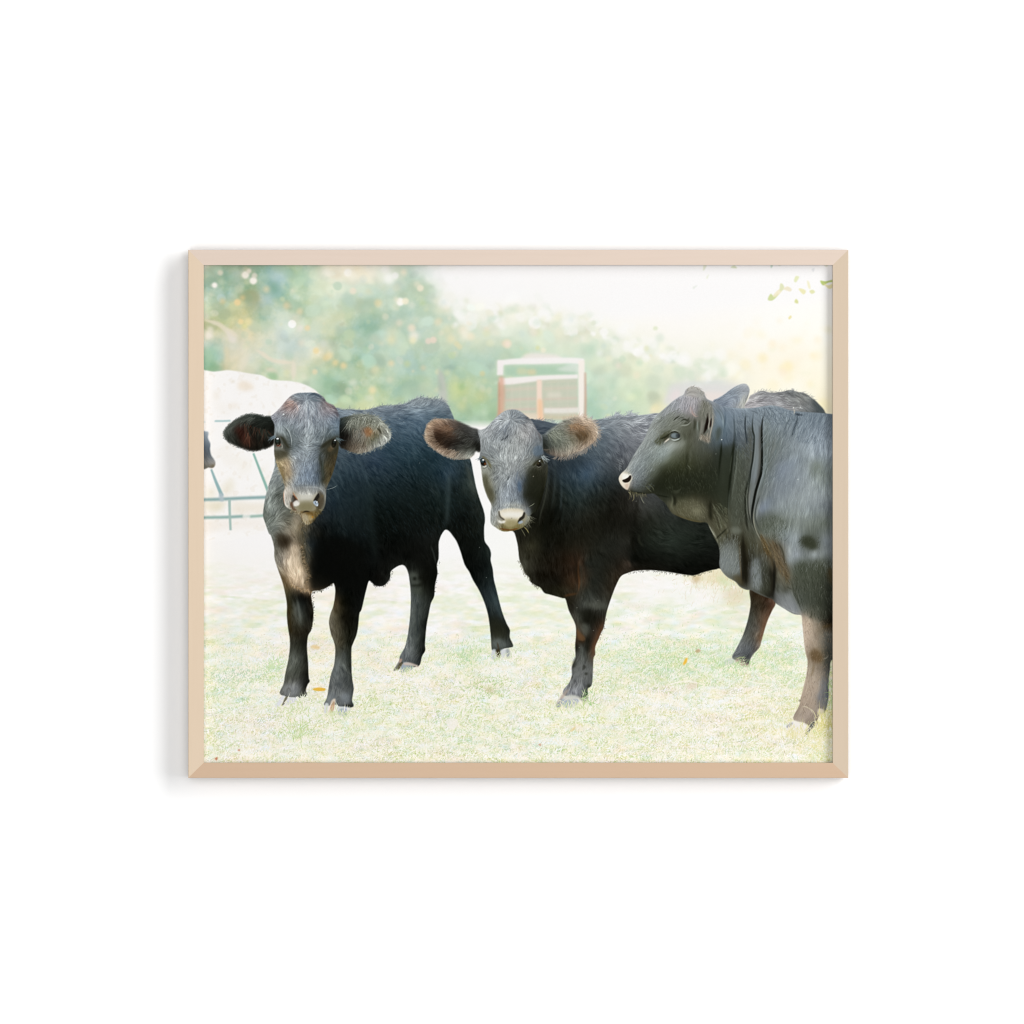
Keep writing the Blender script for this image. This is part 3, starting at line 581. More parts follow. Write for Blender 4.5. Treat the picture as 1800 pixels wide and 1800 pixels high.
# ---- the calf on the left
A_body = mask('''588,718 600,720 617,720 640,721 655,718 672,714 700,712 717,708 727,702 743,699 757,702 768,702 782,707 790,717 797,733 805,755 815,785 827,808 832,832 837,857 843,877 850,897 852.5,913 851,927
851,940 852.5,952 860,963 863,973 862.5,985 866,1000 868,1018 873,1038 877.5,1057 883,1077 890,1095 896,1107 896,1120 902,1135 895,1138 886,1140 878,1146 866,1143 864,1136 863,1120 861,1098 857.5,1078 851,1057 842,1037 832,1020
825,1005 817,992 810,970 803,952 797,943 790,934 783,931 777,938 773,947 771,957 771,980 768,993 769,1008 765,1027 763,1048 757.5,1060 753,1082 750,1098 748,1117 747,1133 747.5,1143 742,1153 738,1168 730,1172 715,1170 704,1163
703,1155 706,1148 712,1137 717,1117 720,1095 722,1073 722.5,1047 721,1027 718,1007 712,995 705,993 695,997.5 687,1005 686,1015 680,1025 672,1030 660,1029 652,1022 648,1022 643,1040 636,1070 632,1078 630,1098 627,1115 621,1130
618,1140 618,1165 619,1190 622,1210 619,1230 622,1240 612,1244 598,1242 590,1238 578,1240 570,1238 575,1227 578,1210 580,1197 583,1183 588,1167 590,1143 587.5,1128 582,1113 579,1093 582,1078 587,1063 590,1040 588,1027 585,1025
577,1031 563,1037 549,1040 548,1053 551,1070 551,1087 547.5,1107 542,1117 540,1137 542,1165 543,1190 545,1197 541,1203 538,1213 540,1222 528,1226 510,1225 497,1222 492.5,1218 495,1210 499,1202 502.5,1182 507,1162 510,1140
510,1123 507,1103 505,1082 505,1063 502,1043 497,1023 490,1003 483,980 482.5,962 477,942 473,937 467,920 463,907 465,887 470,862 477,840 483,822 490,790 540,740''', .7)
A_BODY = '''600 724 8a96a4 640 725 8d97a3 670 719 8993a0 700 717 8a94a2 727 709 9aa3ac 745 706 9aa3ab 768 709 8f99a4 785 718 7e8a97 795 736 6f7f8c 690 740 5f7284 720 735 6b7f92 740 728 7c8ea0 760 730 6a7d8d 780 735 5c6e7c
700 760 4e6374 730 760 4f6577 760 755 43586a 690 790 2f4553 720 800 2a404c 750 800 22363f 780 820 263a45 790 830 344756 795 850 26353c 660 810 37485a 640 815 2f3f4c 620 820 2c3d4a 660 850 1e2c32 700 850 1a272b
740 850 172325 770 860 1a2627 640 870 1c2a2f 600 850 26363f 585 880 22303a 700 900 0d1412 740 900 0e1513 770 900 121a17 660 910 0b120f 620 910 11191a 590 920 161e1f 790 880 1e2a2a 800 860 131c1c 815 840 1d2829
825 850 38433f 830 880 161d1a 845 900 1e2420 810 910 0b0f0d 830 930 10140f 840 960 0d110e 855 970 1e2522 850 990 0c100e 845 1020 0d1211 858 1020 18201f 860 1045 2a3437 872 1060 3a474b 865 1090 1c2220 880 1090 23292a
870 1110 2b2d24 890 1110 20231f 870 1125 5a5f58 885 1128 4a504e 600 980 050604 560 980 060705 640 980 0a0d0c 680 960 080a08 720 970 060806 740 960 131513 760 960 1a1c1a 660 1010 090a08 670 1020 0c0c08
720 1000 1a1c18 745 990 0c0d0a 728 1012 42463f 735 1018 14150f 728 1030 3e423d 740 1040 33372f 755 1040 10120d 728 1055 63696a 745 1060 3a3f3c 725 1090 6d7474 738 1090 4f5655 745 1095 171b18 722 1115 767d80
735 1120 4d5453 743 1125 1a1e1a 720 1140 8a9097 735 1140 474d4d 742 1145 141712 712 1155 8b9199 725 1155 70767c 735 1165 31363a 475 870 9aa09d 480 900 8f948f 470 905 83897f 485 930 7b7e77 490 870 777b73
483 840 9a9fa0 478 945 908f86 492 945 6d675a 498 955 33291d 505 950 3a3024 490 965 7f786b 507 938 a09280 518 942 8d7c66 515 960 c3ae96 530 945 57503f 536 950 41403a 545 935 2c2d29 552 920 2a2d2b 528 960 8d7a62 495 985 b0a496 505 985 cfb79f 515 990 e5cdb4 520 1010 ecd0b2 525 1020 dcbb98
532 1000 d6b795 534 985 6b5c46 540 965 4a4a42 548 960 22282a 500 1015 7a6547 510 1020 a98a65 540 1035 c9a681 530 925 8d7b5f 520 930 a8987f 540 925 5d5340 560 940 14140f 555 1000 0b0d0b 545 1015 2a2418 505 1040 54492f
515 1045 2d2a1f 530 1045 17130c 540 1050 120f09 510 1070 40381f 520 1070 565a55 528 1080 5b5f5a 540 1075 1c1c16 548 1085 13120c 512 1095 37301f 527 1095 4d4e45 520 1112 332e20 535 1110 2a2519 515 1130 3e3e35
525 1135 38392f 536 1130 161610 515 1155 626660 525 1160 6e726d 537 1160 23241d 512 1180 6b6e66 525 1180 5d6059 537 1185 191a14 505 1200 7a7a74 515 1205 9a9a9e 525 1205 85868a 537 1205 1b1b17 500 1215 8d8d8f
520 1218 8c8d91 532 1215 45463f 600 1040 0b0c08 625 1040 090a07 592 1060 5d4c33 600 1060 171509 620 1070 0d0e0a 590 1080 6e6550 600 1085 1f1c11 585 1095 8a8272 592 1100 6b6350 605 1100 211f14 620 1095 14140d
590 1115 736b59 603 1115 3a382b 617 1110 17180f 597 1130 67604e 610 1130 25261c 595 1150 65685f 605 1150 5c6160 614 1150 2c3029 595 1170 7c8284 605 1170 686e70 614 1170 343833 590 1185 8b9196 605 1185 63686b
588 1200 82868c 600 1200 6b7075 612 1205 5a5e60 585 1215 8d9197 605 1220 8c9097 615 1225 6d7278 578 1232 8b8f94 600 1238 858a92 612 1240 4a4d4f 540 880 3a403c 560 900 20262a 520 905 5c5a4c 800 790 2b3c45'''
A_DIR = '''600,722,15 680,716,10 740,704,-40 770,706,-50 700,745,25 750,745,30 690,800,40 740,800,45 780,820,60 660,850,50 720,880,50 790,880,70 830,860,80 840,950,80 860,1050,75 880,1110,80 600,860,60 620,950,70 560,980,90
480,880,-60 475,920,-70 500,940,70 515,980,85 525,1020,75 510,1080,85 530,1090,70 520,1160,100 510,1205,110 590,1080,90 600,1160,95 600,1220,95 730,1020,90 735,1100,95 720,1150,100 700,980,80'''
coat(A_body, A_BODY, A_DIR, 401, (2.2, .085), 5, tufts=2600, tl=7, ta=.4)
lm = A_body * np.clip((YY - 1035) / 40, 0, 1)
img[:] *= 1 - lm[..., None] * np.array([.13, .14, .17], np.float32)
# shapes on the body: brisket, elbow, flank, folds
paint('500,1004 508,985 512,965 520,955 527,968 532,990 541,1005 545,1008 538,1022 530,1032 516,1028 506,1016', 'e9cfb4', .55, 4, A_body)
paint('486,938 496,938 508,944 510,958 500,962 490,957 487,948', '2c2318', .65, 3, A_body)
line('527,905 531,925 535,945 533,965 534,985 539,1003 545,1010 536,1028 548,1038', (5, 6, 7, 7, 6, 5, 4), '5d5138', .45, 2, A_body)
paint('556,955 575,945 600,945 640,965 648,1020 630,1040 590,1028 560,1036 546,1034 548,1012 545,1000 548,985', '070806', .75, 3.4, A_body)
line('791,820 790,845 789,870 786,905 783,930', (5, 7, 7, 6, 4), '4a5758', .5, 2.2, A_body); line('796,830 796,870 792,910', 8, '0d1413', .5, 3, A_body)
line('818,808 824,830 832,858 838,880', (6, 7, 7, 5), '5b5c52', .4, 2.4, A_body)
line('655,830 651,870 652,910 658,960 660,1000', (8, 10, 10, 8), '2c3836', .35, 4, A_body); line('660,860 664,910 668,960', 10, '060a08', .5, 5, A_body)
paint('703,960 750,950 770,955 770,985 764,1020 752,1035 744,1010 730,990', '0b0c09', .5, 5, A_body)
line('757,958 763,975 767,992', 2, '5a5f5c', .5, 1, A_body); line('752,985 762,1000', 2, '45483f', .5, 1, A_body)
paint('719,1010 728,1006 735,1012 733,1018 740,1020 736,1027 724,1026', '595d55', .6, 2, A_body); dot(729, 1017, 3.5, '12140f', .8, 1.4, clip=A_body); line('720,1029 735,1029 744,1026', 3, '15170f', .7, 1.4, A_body); paint('724,1034 738,1032 740,1040 732,1044 724,1042', '55594f', .5, 2, A_body)
line('736,1060 733,1085 735,1110 730,1125', 3, '23282a', .5, 1.6, A_body); line('727,1055 724,1080 722,1105', 3, '9aa09f', .4, 2, A_body)
line('870,985 866,970 858,957', 4, '3b4547', .5, 2, A_body)
line('866,1040 875,1068 884,1092', 5, '4b595d', .5, 2.4, A_body); paint('858,1090 876,1085 892,1106 890,1122 866,1118', '2a2a1d', .5, 4, A_body)
paint('865,1128 875,1122 886,1126 892,1134 884,1139 872,1138 866,1136', '7a807d', .6, 2, A_body); line('874,1128 876,1138 877,1146', 2.4, '3b2f20', .8, .8, A_body); line('875,1130 876,1140', 1.2, 'c39c70', .7, .6, A_body)
line('521,1045 525,1065 528,1085 530,1100', (2, 4, 4, 2), '7d807a', .6, 1.6, A_body); line('515,1050 519,1075 523,1095', (2, 3, 2), '6f7069', .5, 1.4, A_body); line('508,1050 509,1080 511,1105 515,1115', 4, '3a2f18', .5, 1.6, A_body)
line('514,1112 525,1116 534,1112', 3, '1c1810', .5, 1.6, A_body); line('519,1140 515,1165 511,1185', 4, '8a8d88', .5, 2, A_body); line('526,1165 521,1180 517,1190', 1.6, '2d2f29', .6, .8, A_body); line('508,1188 520,1192 532,1190', 3, '24251d', .4, 2, A_body)
paint('498,1206 506,1201 514,1203 524,1206 528,1215 520,1222 508,1222 500,1218', 'a2a3a9', .5, 3, A_body); line('505,1222 505,1213 508,1209 511,1214 510,1222', 1.8, '6c6a66', .8, .7, A_body)
line('587,1062 583,1080 582,1095 588,1112', (3, 4, 4, 3), '9d9484', .5, 1.6, A_body); line('596,1060 594,1085 596,1110', (6, 7, 5), '47402f', .35, 2.4, A_body); line('598,1138 604,1140 600,1142', 2, '1d1c15', .6, 1, A_body)
line('596,1150 592,1175 588,1195', 4, '9aa0a3', .5, 2, A_body); line('606,1180 612,1200 614,1212', 3, '474b4b', .5, 1.6, A_body); paint('588,1202 596,1199 602,1204 596,1209', '474b4d', .5, 1.6, A_body); line('586,1218 590,1228 596,1224 600,1232', 2, '4b4d4f', .6, 1, A_body)
paint('578,1220 588,1218 592,1228 584,1238 574,1236', '989ca2', .5, 2.4, A_body); paint('598,1222 612,1218 616,1232 606,1238', '9da2aa', .5, 2.4, A_body); line('600,1241 610,1240 620,1241', 3, '23241f', .7, 1, A_body)
for k in range(2):
    n = 700; x, y = rng.uniform(590, 850, n), rng.uniform(712, 940, n)
    t = np.clip((y - 720) / 160, 0, 1); c = np.stack([118 - 84 * t, 134 - 88 * t, 148 - 98 * t], 1) * rng.uniform(.85, 1.25, (n, 1))
    splat(x, y, np.radians(15 + 40 * t + rng.normal(0, 8, n)), rng.uniform(6, 14, n), c, .32, rng.normal(0, .3, n), clip=A_body)
fringe('590,719 620,721 650,721 675,714 700,712 720,707 740,700 760,703 780,706 790,717', 0, 6, ['7e8690', '999fa6', '676f78', 'b4b8bb'], 240, .5, .5, rel=-25)
fringe('728,703 745,699 758,703 768,702 780,706', 0, 8, ['8a929a', 'b3b8ba', '646d76'], 50, .6, .5, rel=-50)
fringe('652,1022 660,1029 672,1030 680,1025 686,1015 690,1003', 90, 2.5, ['0c0c08', '191712'], 70, .35, .5)
fringe('548,1040 551,1070 551,1087 547,1107', 20, 2.5, ['15130d', '2a2519'], 50, .5, .4); fringe('508,1022 520,1030 535,1036 548,1040', 70, 6, ['c9a681', 'e0c09c', '8d704c'], 60, .7, .4)
fringe('530,960 533,985 540,1002 543,1012 536,1026', 25, 4, ['d6b490', 'b8946c', '5d4a34', '1a1712', '2b261c'], 170, .45, .6, clip=A_body)
fringe('585,1025 575,1032 563,1037 549,1040', 80, 4, ['0c0c08', '2c271b'], 40, .6, .4); fringe('768,960 770,1000 767,1020 762,1045', 20, 2.5, ['131510', '23251f'], 30, .5, .5)
for p in ('596,800 606,820 614,845', '604,798 616,822 624,850', '590,815 598,838 604,862', '614,798 628,825 636,850', '585,840 592,862 598,885', '626,800 640,828 648,852'): line(p, 3, '56676f', .4, 1.6, A_body)
fringe('532,925 538,945 540,965 542,985', 75, 11, ['5d5a4c', '3a3c38', '8a7d66', '24282a'], 130, .5, .35, clip=A_body); fringe('470,890 472,920 480,945', 70, 10, ['b0b2ac', '7d7f78', '61645e'], 60, .4, .3, clip=A_body)
paint('604,848 640,846 652,880 656,930 640,950 600,930 590,890', '1d2629', .35, 7, A_body)
# hooves
for p, c, b in [('866,1141 872,1142 873,1150 870,1158 864,1158 864,1148', 'cdd0d6', 1), ('879,1143 886,1140 891,1142 888,1152 882,1158 879,1152', 'd3d6da', 1), ('890,1141 894,1140 897,1150 894,1156 890,1152', '9aa2a4', 1.2),
                ('707,1168 712,1163 722,1166 727,1171 722,1178 712,1181 706,1182 704,1176', '93a0ac', .8), ('709,1165 720,1164 734,1169 736,1173 724,1170 712,1169', 'd6c2b8', 1), ('692,1178 698,1168 703,1160 706,1160 702,1172 696,1178', '6b6a62', .9),
                ('497,1223 501,1224 495,1236 489,1242 484,1240 490,1232', 'dfe0e6', .9), ('503,1230 508,1226 522,1226 521,1232 510,1238 502,1240 498,1238', 'd6d7e2', 1), ('572,1236 578,1237 577,1246 574,1253 570,1252', 'd9dade', 1), ('584,1230 590,1228 589,1240 585,1250 578,1252 580,1240', 'e6d2c2', 1),
                ('592,1243 604,1241 616,1244 616,1250 606,1252 596,1250', 'd6d8dd', .9), ('598,1246 607,1245 611,1250 608,1257 598,1258 594,1254', '93a1b8', .9)]:
    paint(p, c, .9, b)
paint('872,1142 878,1142 880,1150 877,1156 873,1152', '39301d', .9, .9); paint('498,1234 503,1224 506,1225 501,1236 496,1240', '5f5a4a', .9, .8); paint('698,1176 704,1164 708,1166 702,1176', '473f2a', .85, .8); paint('703,1158 707,1158 706,1163 702,1164', 'cba998', .8, .7); line('606,1238 618,1240 622,1242', 2.4, '2b2c28', .8, .8); paint('582,1240 588,1232 588,1244 584,1252 581,1250', 'b98d62', .6, 1)
blades(140, 1236, 1256, ['dbe3b4', 'f3efdc', 'c3d49a', 'f7f3e6'], 12, .85, xr=(486, 545), sp=.6); blades(130, 1250, 1266, ['dbe3b4', 'f3efdc', 'c3d49a', 'f7f3e6'], 13, .85, xr=(566, 626), sp=.6)
blades(90, 1176, 1186, ['dbe3b4', 'f0ead4', 'c3d49a'], 9, .85, xr=(688, 745), sp=.6); blades(90, 1152, 1162, ['dbe3c4', 'f3efe2', 'c3d4a4'], 9, .85, xr=(860, 905), sp=.6); blades(50, 1225, 1232, ['e6e9cf', 'fbf6ea'], 9, .9, xr=(520, 545), sp=.6)

# left ear
A_ear1 = mask('478,733 473,731.5 465,732.5 457,730 443,728 430,730 417,737 403,747 395,757 394,765 400,775 412,782 427,788 442,792.5 453,792 467,788 478,784 484,776 486,760 485,742', 1.5)
fringe('470,732 450,728 430,730 410,741 396,756 394,768 402,777 420,786 440,793 455,792 475,786', 0, 4, ['2a2c28', '4a4c46', '6d6e68', '1a1b17'], 220, .45, .5, rel=-40)
coat(A_ear1, '''445 733 3a3f3a 465 737 262b26 478 738 252a26 430 735 4a4e48 412 745 4d504a 400 758 5d605a 405 770 34352f 420 755 2e1a14 425 765 190f0b 435 775 3d241a 440 760 17130f 450 770 1c1712 460 755 171914 470 775 14140f 478 760 191a15 440 788 1b1712
455 787 17150f 475 782 12110c 425 782 24211a 415 763 20201b 480 750 10110d''', '''470,740,160 440,740,150 410,750,140 405,765,60 430,770,75 450,770,85 470,770,100 440,788,70''', 402, (5, .1), 6, tufts=260, tl=10, ta=.4)
paint('414,757 424,750 432,762 436,775 432,785 424,775', '4d2219', .35, 3, A_ear1); fringe('428,745 445,750 465,755 475,760', 80, 26, ['3d3f38', '55574e', '2a2a24', '4a3026', '63382a'], 60, .55, .25, clip=A_ear1); fringe('436,760 440,770', 85, 20, ['6b4436', '7d5a4a'], 10, .6, .15, clip=A_ear1)
fringe('405,752 425,740 450,735', 150, 14, ['585c55', '40443e', '6d7069'], 60, .5, .3, clip=A_ear1)

# right ear
A_ear2 = mask('592,740 600,735 605,733.5 617,731 627,728.5 640,728 650,728.5 663,733 675,742 683,753 687.5,763 686,772 675,782 660,788 650,793 633,797 620,795 607,790 598,785 595,770', .9)
fringe('617,731 640,728 660,732 675,742 684,755 687,765 676,782 655,791 633,797 612,792', 0, 5, ['a3a49a', 'c3c3ba', '858678'], 170, .6, .5, rel=-60)
coat(A_ear2, '''600 745 2a3232 610 745 4a4d43 600 760 151612 605 780 1d1a15 612 765 1b1814 620 738 8a8c80 635 734 9a9c90 650 735 8f9084 665 742 a8a89c 680 755 b3b3a8 620 755 6b6b60 632 762 83817a 642 765 9a8c7c 645 757 97694a 653 760 a88058 640 745 7a7b6c
655 748 85846f 660 770 7b7a64 650 772 6b6b50 670 772 a8a8a0 640 785 8a7b6b 660 783 b5b3ad 625 785 7b6b5b 615 775 3d352c 635 792 a89c8c 620 793 8a7a68''', '''605,740,-30 630,735,-10 660,738,20 680,755,60 625,760,100 640,775,110 665,775,80 610,780,90''', 403, (4, .1), 6, tufts=420, tl=9, ta=.5)
fringe('612,742 630,734 650,735 668,745', 110, 22, ['b9b9ae', 'd0cfc4', '55564a', '8a8a7c'], 90, .6, .25, clip=A_ear2); fringe('622,755 640,762 655,770', 100, 22, ['3f382e', 'b3aca0', '8f8070'], 50, .5, .25, clip=A_ear2)
paint('641,755 648,751 655,757 651,765 644,768', 'a36c44', .45, 1.8, A_ear2); dot(652, 759, 2, 'cfa070', .6, 1, clip=A_ear2); line('662,752 668,757 671,763', 3, '2c2b20', .8, 1, A_ear2); line('655,766 662,764 668,770', 2, '5a5840', .6, 1, A_ear2); line('646,772 655,778 670,779', 2, '9a9488', .5, 1, A_ear2)

# head
A_head = mask('''538,690.5 555,691 568,697.5 575,707 587,713 594,723 598,735 597,750 597,763 596,782 594,797 590,815 585,832 579,847 574.5,858 573.5,866 572.5,882 570,893 562,903 556,910 550,918 542,922 534,917 527,905 513,897 503,890 500,880 499,866 501,855
497,840 492,828 487,815 483,800 482.5,787 482,770 483,757 482.5,745 477,733 483,727 493,717 503,705 512,696 523,691.5''', .7)
coat(A_head, '''540 697 97a0ac 555 695 7d8896 520 700 9ba1aa 505 715 b59a96 515 710 c8a59b 525 715 b2aab0 540 715 b5b9c2 555 715 a7adb8 570 710 9a8f92 585 720 9b8c92 580 735 8d94a2 490 730 a3a4ad 500 740 9fa6b0 520 740 a0a5b0 540 745 b1b6bf 560 740 989faa 590 745 7c8b9c
487 750 a5acb4 495 757 98a0a4 505 760 848c8d 520 760 8c949b 545 765 a7adb2 560 765 848d95 575 755 8a939b 590 760 6d7c89 585 770 56605f 575 780 5e605a 500 775 6d7471 515 785 6f777b 530 785 9aa1a7 545 785 a9b0b6 560 780 7a838a
490 795 6b695c 500 795 4a4434 505 800 84806f 515 800 a2a8ae 535 805 a4abb3 555 800 838c96 565 800 5f666a 580 800 403b2a 590 800 54492f 488 815 b09a72 497 815 c1a67c 507 815 bba88d 515 820 aaa8a8 530 820 a3acb8 545 820 8f9aaa
560 820 5e6873 570 820 4a4736 580 825 5a4d34 492 830 94805c 500 830 a88d66 510 832 b8a68d 525 840 98a2b0 545 840 8592a5 560 840 67727f 568 845 3f3f33 575 845 66583a 497 845 8d7a56 507 845 b5a896 520 852 a0a8b2 545 852 8e98a4
560 855 8b929a 570 862 9a9c9c 503 865 d8cbc0 505 880 cfc8be 508 888 c4beb2 512 870 8b7f6f 515 862 b5afa8 530 860 a7a6a3 545 858 9c9d9f 560 862 9a9a99 568 875 8a8474 568 890 7d7a6a 560 880 4b4233 530 875 e8e2d8 545 872 e4dccf
540 885 b9ae94 550 888 a39877 530 890 b3a588 545 897 8f8159 560 893 5b5036 522 897 8a7a5c 530 905 a18d68 540 910 c0ae8e 550 907 9a7f4c 545 918 b3a27f 555 912 6b5a37 588 805 4d4330 582 838 54482f 591 815 463c28 485 735 a0a0ac 570 725 a9a3ab 595 740 6f7f90''',
     '''540,692,-80 525,697,-150 510,705,-200 560,697,-20 575,708,40 540,715,90 520,715,130 505,725,140 560,715,60 580,730,50 540,750,92 515,750,110 565,750,80 490,750,100 500,765,45 515,780,20 530,785,0 550,785,170 570,765,120 590,760,90
530,805,60 550,805,120 515,815,75 540,830,90 560,830,100 495,820,60 505,845,70 580,820,110 540,860,90 540,890,90 540,910,80''', 404, (3, .08), 5, tufts=900, tl=7, ta=.5)
# poll: parted tuft, dark streaks, warm tips
for p, w, c, a in [('541,696 552,693 562,697 567,701', 3.2, '4b5764', .75), ('545,700 556,704 566,706', 2.4, '66747c', .6), ('520,703 512,700 522,699', 1.4, '6d7379', .5), ('517,706 524,703 531,708', 1.6, '6f777f', .6), ('525,712 531,709 536,712', 1.6, '6d757d', .55),
                   ('540,712 543,724 541,740', 2, '7e8896', .6), ('553,714 557,722 558,732', 2.2, '79828f', .6), ('537,712 530,722 524,728', 1.6, '757d88', .5), ('530,725 522,735 516,742', 1.8, '77808c', .5), ('546,745 544,757 540,765', 1.8, '768089', .5), ('520,742 514,752 509,756', 2, '7b858c', .5),
                   ('586,722 592,728 595,735', 3.4, '574f57', .6), ('555,727 552,740 551,752', 1.5, '8891a0', .5), ('535,735 532,748 531,758', 1.5, '858e98', .5), ('563,735 567,745 566,752', 1.5, '838c99', .5)]:
    line(p, w, c, a, .7, A_head)
for p, w, c, a in [('541,703 540,715 536,728', 1.6, 'd6d9dc', .6), ('545,704 552,712 556,722', 1.6, 'd3d6da', .6), ('543,712 548,725 550,735', 1.6, 'ced2d8', .55), ('531,722 527,735 526,748', 1.4, 'cfd2d6', .5), ('548,735 549,750 547,762', 1.4, 'cdd1d6', .5), ('538,738 538,752 537,762', 1.4, 'cfd3d7', .45),
                   ('503,708 513,706 518,708', 2.4, 'd6b0a4', .6), ('500,716 508,711 516,712', 2, 'd3aca0', .5), ('519,708 523,716 524,724', 2, 'd6b6ac', .6), ('571,707 578,712 585,718', 3, 'b39490', .5), ('577,716 585,722', 2, '9a7f84', .5)]:
    line(p, w, c, a, .7, A_head)
dot(499, 728.5, 1.3, 'eef0f2', .9, .5)
# brows and folds
line('497,749 503,754 508,762 511,772 511,786', 1.8, '4f575a', .75, .7, A_head); line('499,749 505,754 510,762 513,774 513,786', 1.3, 'd9dcdf', .7, .5, A_head); line('494,753 500,758 505,766 508,778', 1.5, '777f82', .6, .7, A_head); line('495,756 501,764 505,775', 1.4, 'bcc2c2', .5, .7, A_head)
paint('486,752 493,751 500,757 503,767 498,766 490,763', 'b9c0c5', .5, 2.4, A_head)
line('489,766 496,770 501,777 506,785 511,789', (2, 4, 5, 4, 3), '2b2a1c', .8, 1.1, A_head)
line('595,752 586,752 578,757 573,765 569,776', 1.6, '5b666c', .65, .7, A_head); line('592,748 583,749 576,754 571,762', 1.4, '6d777e', .5, .7, A_head); line('593,755 585,756 579,761 575,769', 1.5, 'a6afb4', .5, .7, A_head); line('571,766 568,775 565,783', 1.4, 'c9ced2', .6, .6, A_head)
line('563,789 569,784 576,779 583,774 590,770', (4, 6, 6, 4, 2), '25241a', .85, 1.2, A_head); paint('577,780 586,776 590,770 596,770 597,790 590,797 580,795 573,790', '3a3628', .55, 2.4, A_head)
paint('562,790 570,780 580,772 592,766 597,772 596,795 588,800 574,800 566,796', '2f2d22', .5, 2.4, A_head); paint('486,764 496,764 506,772 512,786 506,792 496,788 486,790', '3c3a30', .4, 2.6, A_head)
# eyes
dot(488.7, 776.5, 5.2, '14150f', 1, .6, 8.2, -12, clip=A_head); dot(488.2, 774.5, 3, '33413f', .8, .8, 4.2); dot(488.6, 771.2, 2.1, 'f6f7f8', 1, .45, 1.5); line('486,782 490,784.5 494,781', 1.5, '8b3524', .8, .5); line('494.2,779 493,783 489,785.6', 1, 'c88d7c', .7, .4); dot(489, 781.5, 2, 'a38c7c', .6, .7, 1.2); line('495,779 497,786 494,788', 2, 'cfc6bb', .8, .8)
line('470,776 478,770 485,765', (1, 3, 4), '8da0b0', .7, .8); line('472,773 480,769', 1.4, 'b3c0ca', .6, .5); fringe('484,768 486,770', 165, 13, ['8ea0ad', '5a6870', 'b3bfc6'], 9, .7, .2)
paint('483,787 490,785 498,788 503,795 494,792 485,791', 'a5a29a', .6, 1.6, A_head); paint('484,795 492,792 503,793 506,800 496,806 488,808 484,802', '4a4636', .65, 2.2, A_head)
dot(587.5, 779.3, 4.3, '12110c', 1, .6, 7.2, 8); dot(589.3, 774.2, 1.6, 'f3f4f2', 1, .45, 1.2); dot(588, 777, 2.2, '2b3431', .7, .7); dot(586.5, 783, 2, '2e2a1c', .7, .6); line('581,782 583.5,788 588,789', 1.5, '8b7a66', .7, .7); fringe('591,770 595,772', 25, 13, ['7d929d', '5d707b', '9aaab3'], 9, .6, .22)
paint('576,789 582,785 586,790 580,795', '6d5a42', .6, 1.4, A_head); line('596,797 592,815 586,833 577,853', 1.4, '7d6a3e', .6, .7, A_head)
line('565,790 563,806 567,822 570,840 572,850', (3, 5, 5, 4, 2), '2b2c22', .6, 1.6, A_head); line('572,806 574,820 577,832', 4, '63573d', .35, 2, A_head); line('569,805 567,825 570,843', 2, '5a6a66', .4, 1, A_head)
line('486,808 491,825 497,842 500,852', 2.2, 'd9c49c', .6, .9, A_head); line('491,812 495,828 501,843', 3, '8a7348', .5, 1.6, A_head); paint('501,806 510,812 512,835 508,842 504,828', 'd3b694', .45, 2.4, A_head)
# muzzle
line('503,858 501,866 500.5,878 503,888 511,895', 2.6, 'f3e9e2', .85, 1, A_head); line('499.6,862 499.3,876 501,888', 1.2, 'e6926c', .6, .6); paint('503,860 512,856 516,866 511,880 508,890 503,884', 'dcd3cb', .5, 2, A_head); line('504,845 512,846 514,852', 2, 'e9dccb', .4, 1.6, A_head)
paint('516,857 524,854 540,854 556,855 565,858 571,864 573,875 572,888 567,895 561,891 563,880 562,868 556,862 540,865 524,864', '93918e', .4, 2, A_head); line('518,854 532,853.5 546,854', 2, '6f757b', .5, 1, A_head); line('531,856 545,856 558,857 566,861 571,868 572.5,880 571,890', 1.6, 'c9c8c6', .55, .8, A_head)
paint('560,863 566,866 570,876 569,888 564,895 557,892 556,884 560,876 561,868', '4a3f2e', .7, 1.8, A_head); dot(567, 872, 2.6, '7d6a48', .5, 1.2, clip=A_head)
paint('514,864 520,866 527,870 540,871 552,870 559,866 557,874 552,880 551,886 556,892 552,899 545,900 533,900 523,898 518,894 524,888 526,880 521,872', 'b3a892', .9, 1.4, A_head)
paint('516,865 524,868 536,868 548,868 558,866 552,874 549,880 540,882 530,882 525,876', 'dfdbd7', .7, 3, A_head); paint('529,883 540,881 551,884 553,894 548,899 538,900 527,898 524,893', '857b56', .7, 3.2, A_head); line('540,884 541,898', 1.4, 'c9bf9c', .5, .8, A_head)
paint('515,871 519,872 524,879 526,884 521,882 516,886 514,882', '3a2a20', .9, .7, A_head); line('515,865 519,872 525,880', 1.5, 'd68a5a', .8, .6, A_head); paint('518,881 523,879 527,883 526,888 520,890 515,889 514,885', 'f3ece8', .85, 1, A_head); paint('513,882 516,886 517,893 522,896 519,898 512,892 510,885', '5d3a26', .7, 1, A_head); paint('514,872 517,876 516,882 513,880', '6b716f', .6, .8, A_head)
paint('553,877 558,869 561,867 562,873 558,880 556,884 552,881', '181510', .9, .7, A_head); paint('552,881 556,880 560,885 559,890 555,889 551,884', 'b6c3d6', .9, .6, A_head); dot(555.5, 884, 1.2, '5c6c84', .8, .4); dot(557.5, 882.5, 1, 'f3f5f8', .9, .35); dot(558, 888, 1, 'f3f5f8', .8, .35)
